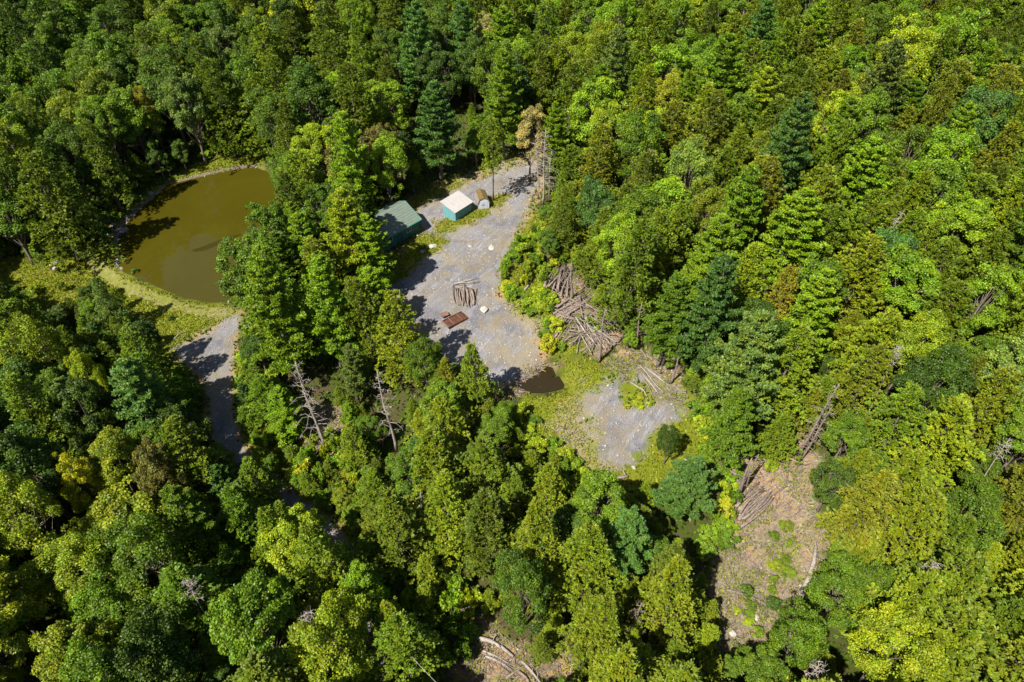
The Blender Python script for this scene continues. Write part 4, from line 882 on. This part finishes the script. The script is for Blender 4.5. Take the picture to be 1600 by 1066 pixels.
o = blades('dry_weeds', (mgrass*.6+mdirt*.8)*notw*(nz(gx, gy, 5) > .15)*(myard < .4)*(mroad < .4), 8000, (.22, .20, .05), (.10, .28), 5); o['label'] = 'straw-coloured dry weeds on the slopes'
o = blades('slope_weeds', mdirt*notw*(nz(gx+40, gy+7, 3.5) > -.05), 11000, (.15, .185, .012), (.14, .42), 15); o['label'] = 'yellow-green weeds sprouting on the bare slopes'
o = blades('yard_weeds', ((myard > .25) & (myard < .85) & (nz(gx, gy+20, 2) > -.2)).astype(float)*notw, 3500, (.16, .18, .02), (.1, .3), 16); o['label'] = 'weeds creeping in from the edges of the gravel'
edge = (myard > .1)*(myard < .6)*notw
forest = (1-np.clip(myard+mroad+mgrass+mdirt+mpath, 0, 1))*notw
o = blades('undergrowth', forest, 60000, (.07, .12, .010), (.35, .8), 6); o['label'] = 'low dark undergrowth on the forest floor'
def sticks(name, mask, n, lr, rr, mat, seed, label):
    q, g = scatter(mask, n, .5, seed); a = g.uniform(0, 6.28, n); L = g.uniform(*lr, n); d = np.stack([np.cos(a), np.sin(a), g.normal(size=n)*.12], 1); s = np.stack([-np.sin(a), np.cos(a), 0*a], 1); r = g.uniform(*rr, n)[:, None]; u = np.array([0, 0, 1.])
    c = q + np.array([0, 0, .05]); e = d*L[:, None]*.5; V = []
    for sg, k in ((-1, 1), (1, .5)):
        for (ds, du) in ((-1, -.5), (1, -.5), (0, 1)): V.append(c + e*sg + s*r*ds*k + u*r*du*k)
    V = np.stack(V, 1).reshape(-1, 3); b = np.arange(n)[:, None]*6
    F = np.concatenate([b + np.array([[0,1,4,3]]), b + np.array([[1,2,5,4]]), b + np.array([[2,0,3,5]])]); o = link(name, mesh_np(name, V, F, M[mat])); return tag(o, label, kind='stuff')
sticks('woody_debris', mdirt, 5200, (.4, 2.0), (.02, .06), 'dead_wood', 8, 'brown sticks and slash scattered over the bare slopes')
sticks('pale_twigs', mdirt + (mtan > .6)*.6*(myard < .3), 2600, (.3, 1.5), (.015, .045), 'pale_bark', 9, 'pale splintered twigs scattered over the bare slopes')
def stones(name, mask, n, sz, mat, seed, label):
    q, g = scatter(mask, n, .5, seed); r = (g.uniform(0, 1, n)**3*(sz[1]-sz[0])+sz[0])[:, None, None]
    O = np.array([[1,0,0],[0,1,0],[-1,0,0],[0,-1,0],[0,0,.7],[0,0,-.7]])[None]*r*g.uniform(.6, 1.3, (n, 6, 1)); a = g.uniform(0, 6.28, n); ca, sa = np.cos(a)[:, None], np.sin(a)[:, None]
    V = np.stack([O[..., 0]*ca-O[..., 1]*sa, O[..., 0]*sa+O[..., 1]*ca, O[..., 2]], -1) + q[:, None]; b = np.arange(n)[:, None]*6
    F = np.concatenate([b+np.array([f]) for f in ((0,1,4),(1,2,4),(2,3,4),(3,0,4),(1,0,5),(2,1,5),(3,2,5),(0,3,5))]); o = link(name, mesh_np(name, V.reshape(-1, 3), F, M[mat])); return tag(o, label, kind='stuff')
stones('loose_gravel', np.clip(myard+mroad, 0, 1), 16000, (.025, .13), 'stone', 12, 'loose grey shale fragments on the yard and road')
stones('pale_stones', np.clip(myard+mdirt, 0, 1), 1600, (.04, .2), 'rock', 13, 'scattered pale stones on the yard and bare slopes')
stones('shore_stones', mshore*(sdist(gx, gy, PONDW) < .6), 700, (.05, .18), 'dark_rock', 14, 'stones lining the pond edge')

# cable over the dark road at the bottom edge
a_, b_ = at(628, 1009), at(690, 1072); mb = MB(); o0 = Vector((*plane(628, 1009, 5.0), 5.0)); o1 = Vector((*plane(700, 1085, 6.0), 6.0))
mb.tube([(o1-o0)*t + Vector((0, 0, -.25*math.sin(math.pi*t))) for t in np.linspace(0, 1, 9)], [.010]*9, 5); o = mb.build('cable', M['cable']); o.location = o0
tag(o, 'thin pale cable crossing above the dark road at the bottom edge', 'cable')

# past the 300 largest of a kind in the picture, the farthest trees become one grove each
def far_leaf(src, name):
    m = M[src].copy(); m.name = name; nt = m.node_tree
    oi = next(n for n in nt.nodes if n.bl_idname == 'ShaderNodeObjectInfo')
    a = nt.nodes.new('ShaderNodeAttribute'); a.attribute_type = 'INSTANCER'; a.attribute_name = 'tcol'
    for l in list(oi.outputs['Color'].links): nt.links.new(a.outputs['Color'], l.to_socket)
    return m
FAR = {'leaf': far_leaf('leaf', 'far_leaves'), 'needle': far_leaf('needle', 'far_needles')}
def grove(kind, sps, name, label):
    ts = [t for t in TREES if t[1] in sps]
    def size(t):
        v = -60 < t[3] < 1660 and -60 < t[4] < 1130
        return (t[5] if v else 0) + (1e4 if t[6] and not t[7] else 0)
    ts.sort(key=size, reverse=True); rest = ts[300:]
    print('KIND', kind, len(ts), 'grove', len(rest))
    if not rest: return
    rows = []; meshes = []
    for t in rest:
        r = t[0]; ch = list(r.children); cr = next(c for c in ch if c.name.startswith('crown')); me = cr.data
        if me not in meshes: meshes.append(me)
        rows.append((tuple(r.location), tuple(r.rotation_euler), tuple(r.scale), meshes.index(me), tuple(cr.color)))
        for c in ch: bpy.data.objects.remove(c)
        bpy.data.objects.remove(r); TREES.remove(t)
    keep = {}
    for o in COL.objects:
        if o.type == 'MESH' and o.data in meshes and o.data not in keep: keep[o.data] = o
    me = bpy.data.meshes.new(name); me.from_pydata([q[0] for q in rows], [], [])
    for an, ty, key, k in (('rot', 'FLOAT_VECTOR', 'vector', 1), ('scl', 'FLOAT_VECTOR', 'vector', 2), ('which', 'INT', 'value', 3), ('tcol', 'FLOAT_COLOR', 'color', 4)):
        at_ = me.attributes.new(an, ty, 'POINT'); at_.data.foreach_set(key, np.array([q[k] for q in rows]).ravel())
    o = link(name, me); tag(o, label, kind='stuff')
    ng = bpy.data.node_groups.new(name, 'GeometryNodeTree'); ng.interface.new_socket('Geometry', in_out='INPUT', socket_type='NodeSocketGeometry'); ng.interface.new_socket('Geometry', in_out='OUTPUT', socket_type='NodeSocketGeometry')
    nn = ng.nodes; gi = nn.new('NodeGroupInput'); go = nn.new('NodeGroupOutput'); iop = nn.new('GeometryNodeInstanceOnPoints'); iop.inputs['Pick Instance'].default_value = True
    gti = []
    for m_ in meshes:
        oi = nn.new('GeometryNodeObjectInfo'); oi.inputs['Object'].default_value = keep[m_]; oi.inputs['As Instance'].default_value = False
        sm = nn.new('GeometryNodeSetMaterial'); sm.inputs['Material'].default_value = FAR['needle' if m_.materials[0] == M['needle'] else 'leaf']
        ng.links.new(oi.outputs['Geometry'], sm.inputs[0]); g2 = nn.new('GeometryNodeGeometryToInstance'); ng.links.new(sm.outputs[0], g2.inputs[0]); gti.append(g2)
    jn = nn.new('GeometryNodeJoinGeometry')
    for g2 in reversed(gti): ng.links.new(g2.outputs[0], jn.inputs[0])
    ng.links.new(gi.outputs[0], iop.inputs['Points']); ng.links.new(jn.outputs[0], iop.inputs['Instance'])
    for an, dt, sk in (('rot', 'FLOAT_VECTOR', 'Rotation'), ('scl', 'FLOAT_VECTOR', 'Scale'), ('which', 'INT', 'Instance Index')):
        na = nn.new('GeometryNodeInputNamedAttribute'); na.data_type = dt; na.inputs['Name'].default_value = an; ng.links.new(na.outputs['Attribute'], iop.inputs[sk])
    ng.links.new(iop.outputs[0], go.inputs[0]); md = o.modifiers.new('grove', 'NODES'); md.node_group = ng
for i, (k, sps, nm, lb) in enumerate((('hemlock', ('hemlock', 'high'), 'distant_hemlocks', 'small far hemlocks among the forest at the top of the picture'),
        ('leafy', ('broad',), 'distant_leafy_trees', 'small far leafy trees among the forest at the top of the picture'),
        ('shrub', ('shrub',), 'low_bushes', 'smallest bushes filling the gaps on the slopes and forest edges'))):
    grove(k, sps, nm, lb)

# ------------------------------------------------------------------ labels of the forest trees: colour, kind, place against findable things
LAND = [(300,370,'the pond'),(712,325,'the white-roofed shed'),(622,360,'the green-roofed cabin'),(755,310,'the barn-shaped shed'),(900,490,'the big wood pile'),(845,597,'the brown puddle'),(990,655,'the gravel patch'),
        (710,500,'the rusty rack'),(1027,520,'the tallest bare trunk'),(495,630,'the pale dead conifer'),(605,620,'the thin white dead tree'),(320,540,'the gravel road fork'),(400,760,'the shaded road bend'),(1265,890,'the curved fallen trunk'),
        (1250,660,'the leaning dead pair'),(1088,785,'the dense blue-green pine'),(1190,560,'the large grey-green pine'),(1295,450,'the star-shaped pine'),(1240,440,'the orange-tinted tree'),(1052,140,'the yellow crown'),(1195,130,'the lime pine'),
        (690,200,'the twin-trunk pine'),(545,240,'the large russet crown'),(135,490,'the silvery pointed tree'),(90,740,'the small yellow crown'),(500,1000,'the lobed lime crown'),(180,600,'the wide blue-green pine'),(848,240,'the twiggy bare trunks'),
        (755,45,'the straw-coloured tree'),(785,1020,'the white fallen trunk'),(1415,560,'the white forked dead top'),(0,0,'the top left corner'),(1600,0,'the top right corner'),(0,1066,'the bottom left corner'),(1600,1066,'the bottom right corner'),
        (1600,530,'the middle right edge'),(1200,0,'the top edge right of centre'),(400,0,'the top edge left of centre'),(0,300,'the upper left edge'),(0,830,'the lower left edge'),(1400,260,'the centre of the upper right forest'),(1430,720,'the centre of the lower right forest'),(760,800,'the centre foreground hemlocks'),(250,860,'the centre of the lower left forest')]
DIRS = ['right of', 'above-right of', 'above', 'above-left of', 'left of', 'below-left of', 'below', 'below-right of']
ORD = ['nearest'] + [q + ' nearest' for q in NTH[1:]]
from collections import defaultdict
bk = defaultdict(list); shr = defaultdict(list)
for t in TREES:
    root, sp, cw, px, py, rp, lab, grp = t
    if lab and not grp: root['label'] = lab; continue
    if grp: shr[(grp, lab, cw)].append(t); continue
    d = sorted((math.hypot(px-a, py-b), a, b, n) for a, b, n in LAND)[0]
    k = int(round(math.atan2(-(py-d[2]), px-d[1])/(math.pi/4))) % 8
    bk[(cw, sp, d[3], k)].append((d[0], t))
for (cw, sp, nm, k), l in bk.items():
    l.sort(key=lambda q: q[0])
    for i, (d, t) in enumerate(l):
        ks = {'hemlock': 'feathery hemlock', 'broad': 'leafy tree', 'oak': 'round leafy tree', 'pine': 'layered pine'}[sp]
        rel = DIRS[k] + ' ' + nm
        t[0]['label'] = f"{cw} {ks} {rel}" if len(l) == 1 else f"{cw} {ks} {rel}, {ORD[min(i, 28)]}"
        t[0]['group'] = {'hemlock': 'hemlocks of the forest', 'broad': 'leafy trees of the forest', 'oak': 'round-crowned trees of the forest', 'pine': 'pines of the forest'}[sp]
for (grp, lab, cw), l in shr.items():
    l.sort(key=lambda t: t[3]); w0 = lab.split(' ')
    base = ' '.join(q for q in w0 if q not in ('green', 'yellow-green', 'yellowish', 'low', 'leafy', 'shaded'))
    for i, t in enumerate(l):
        t[0]['label'] = f'{cw} {base}' + ('' if len(l) == 1 else f', {NTH[min(i, 28)]} from left'); t[0]['group'] = grp
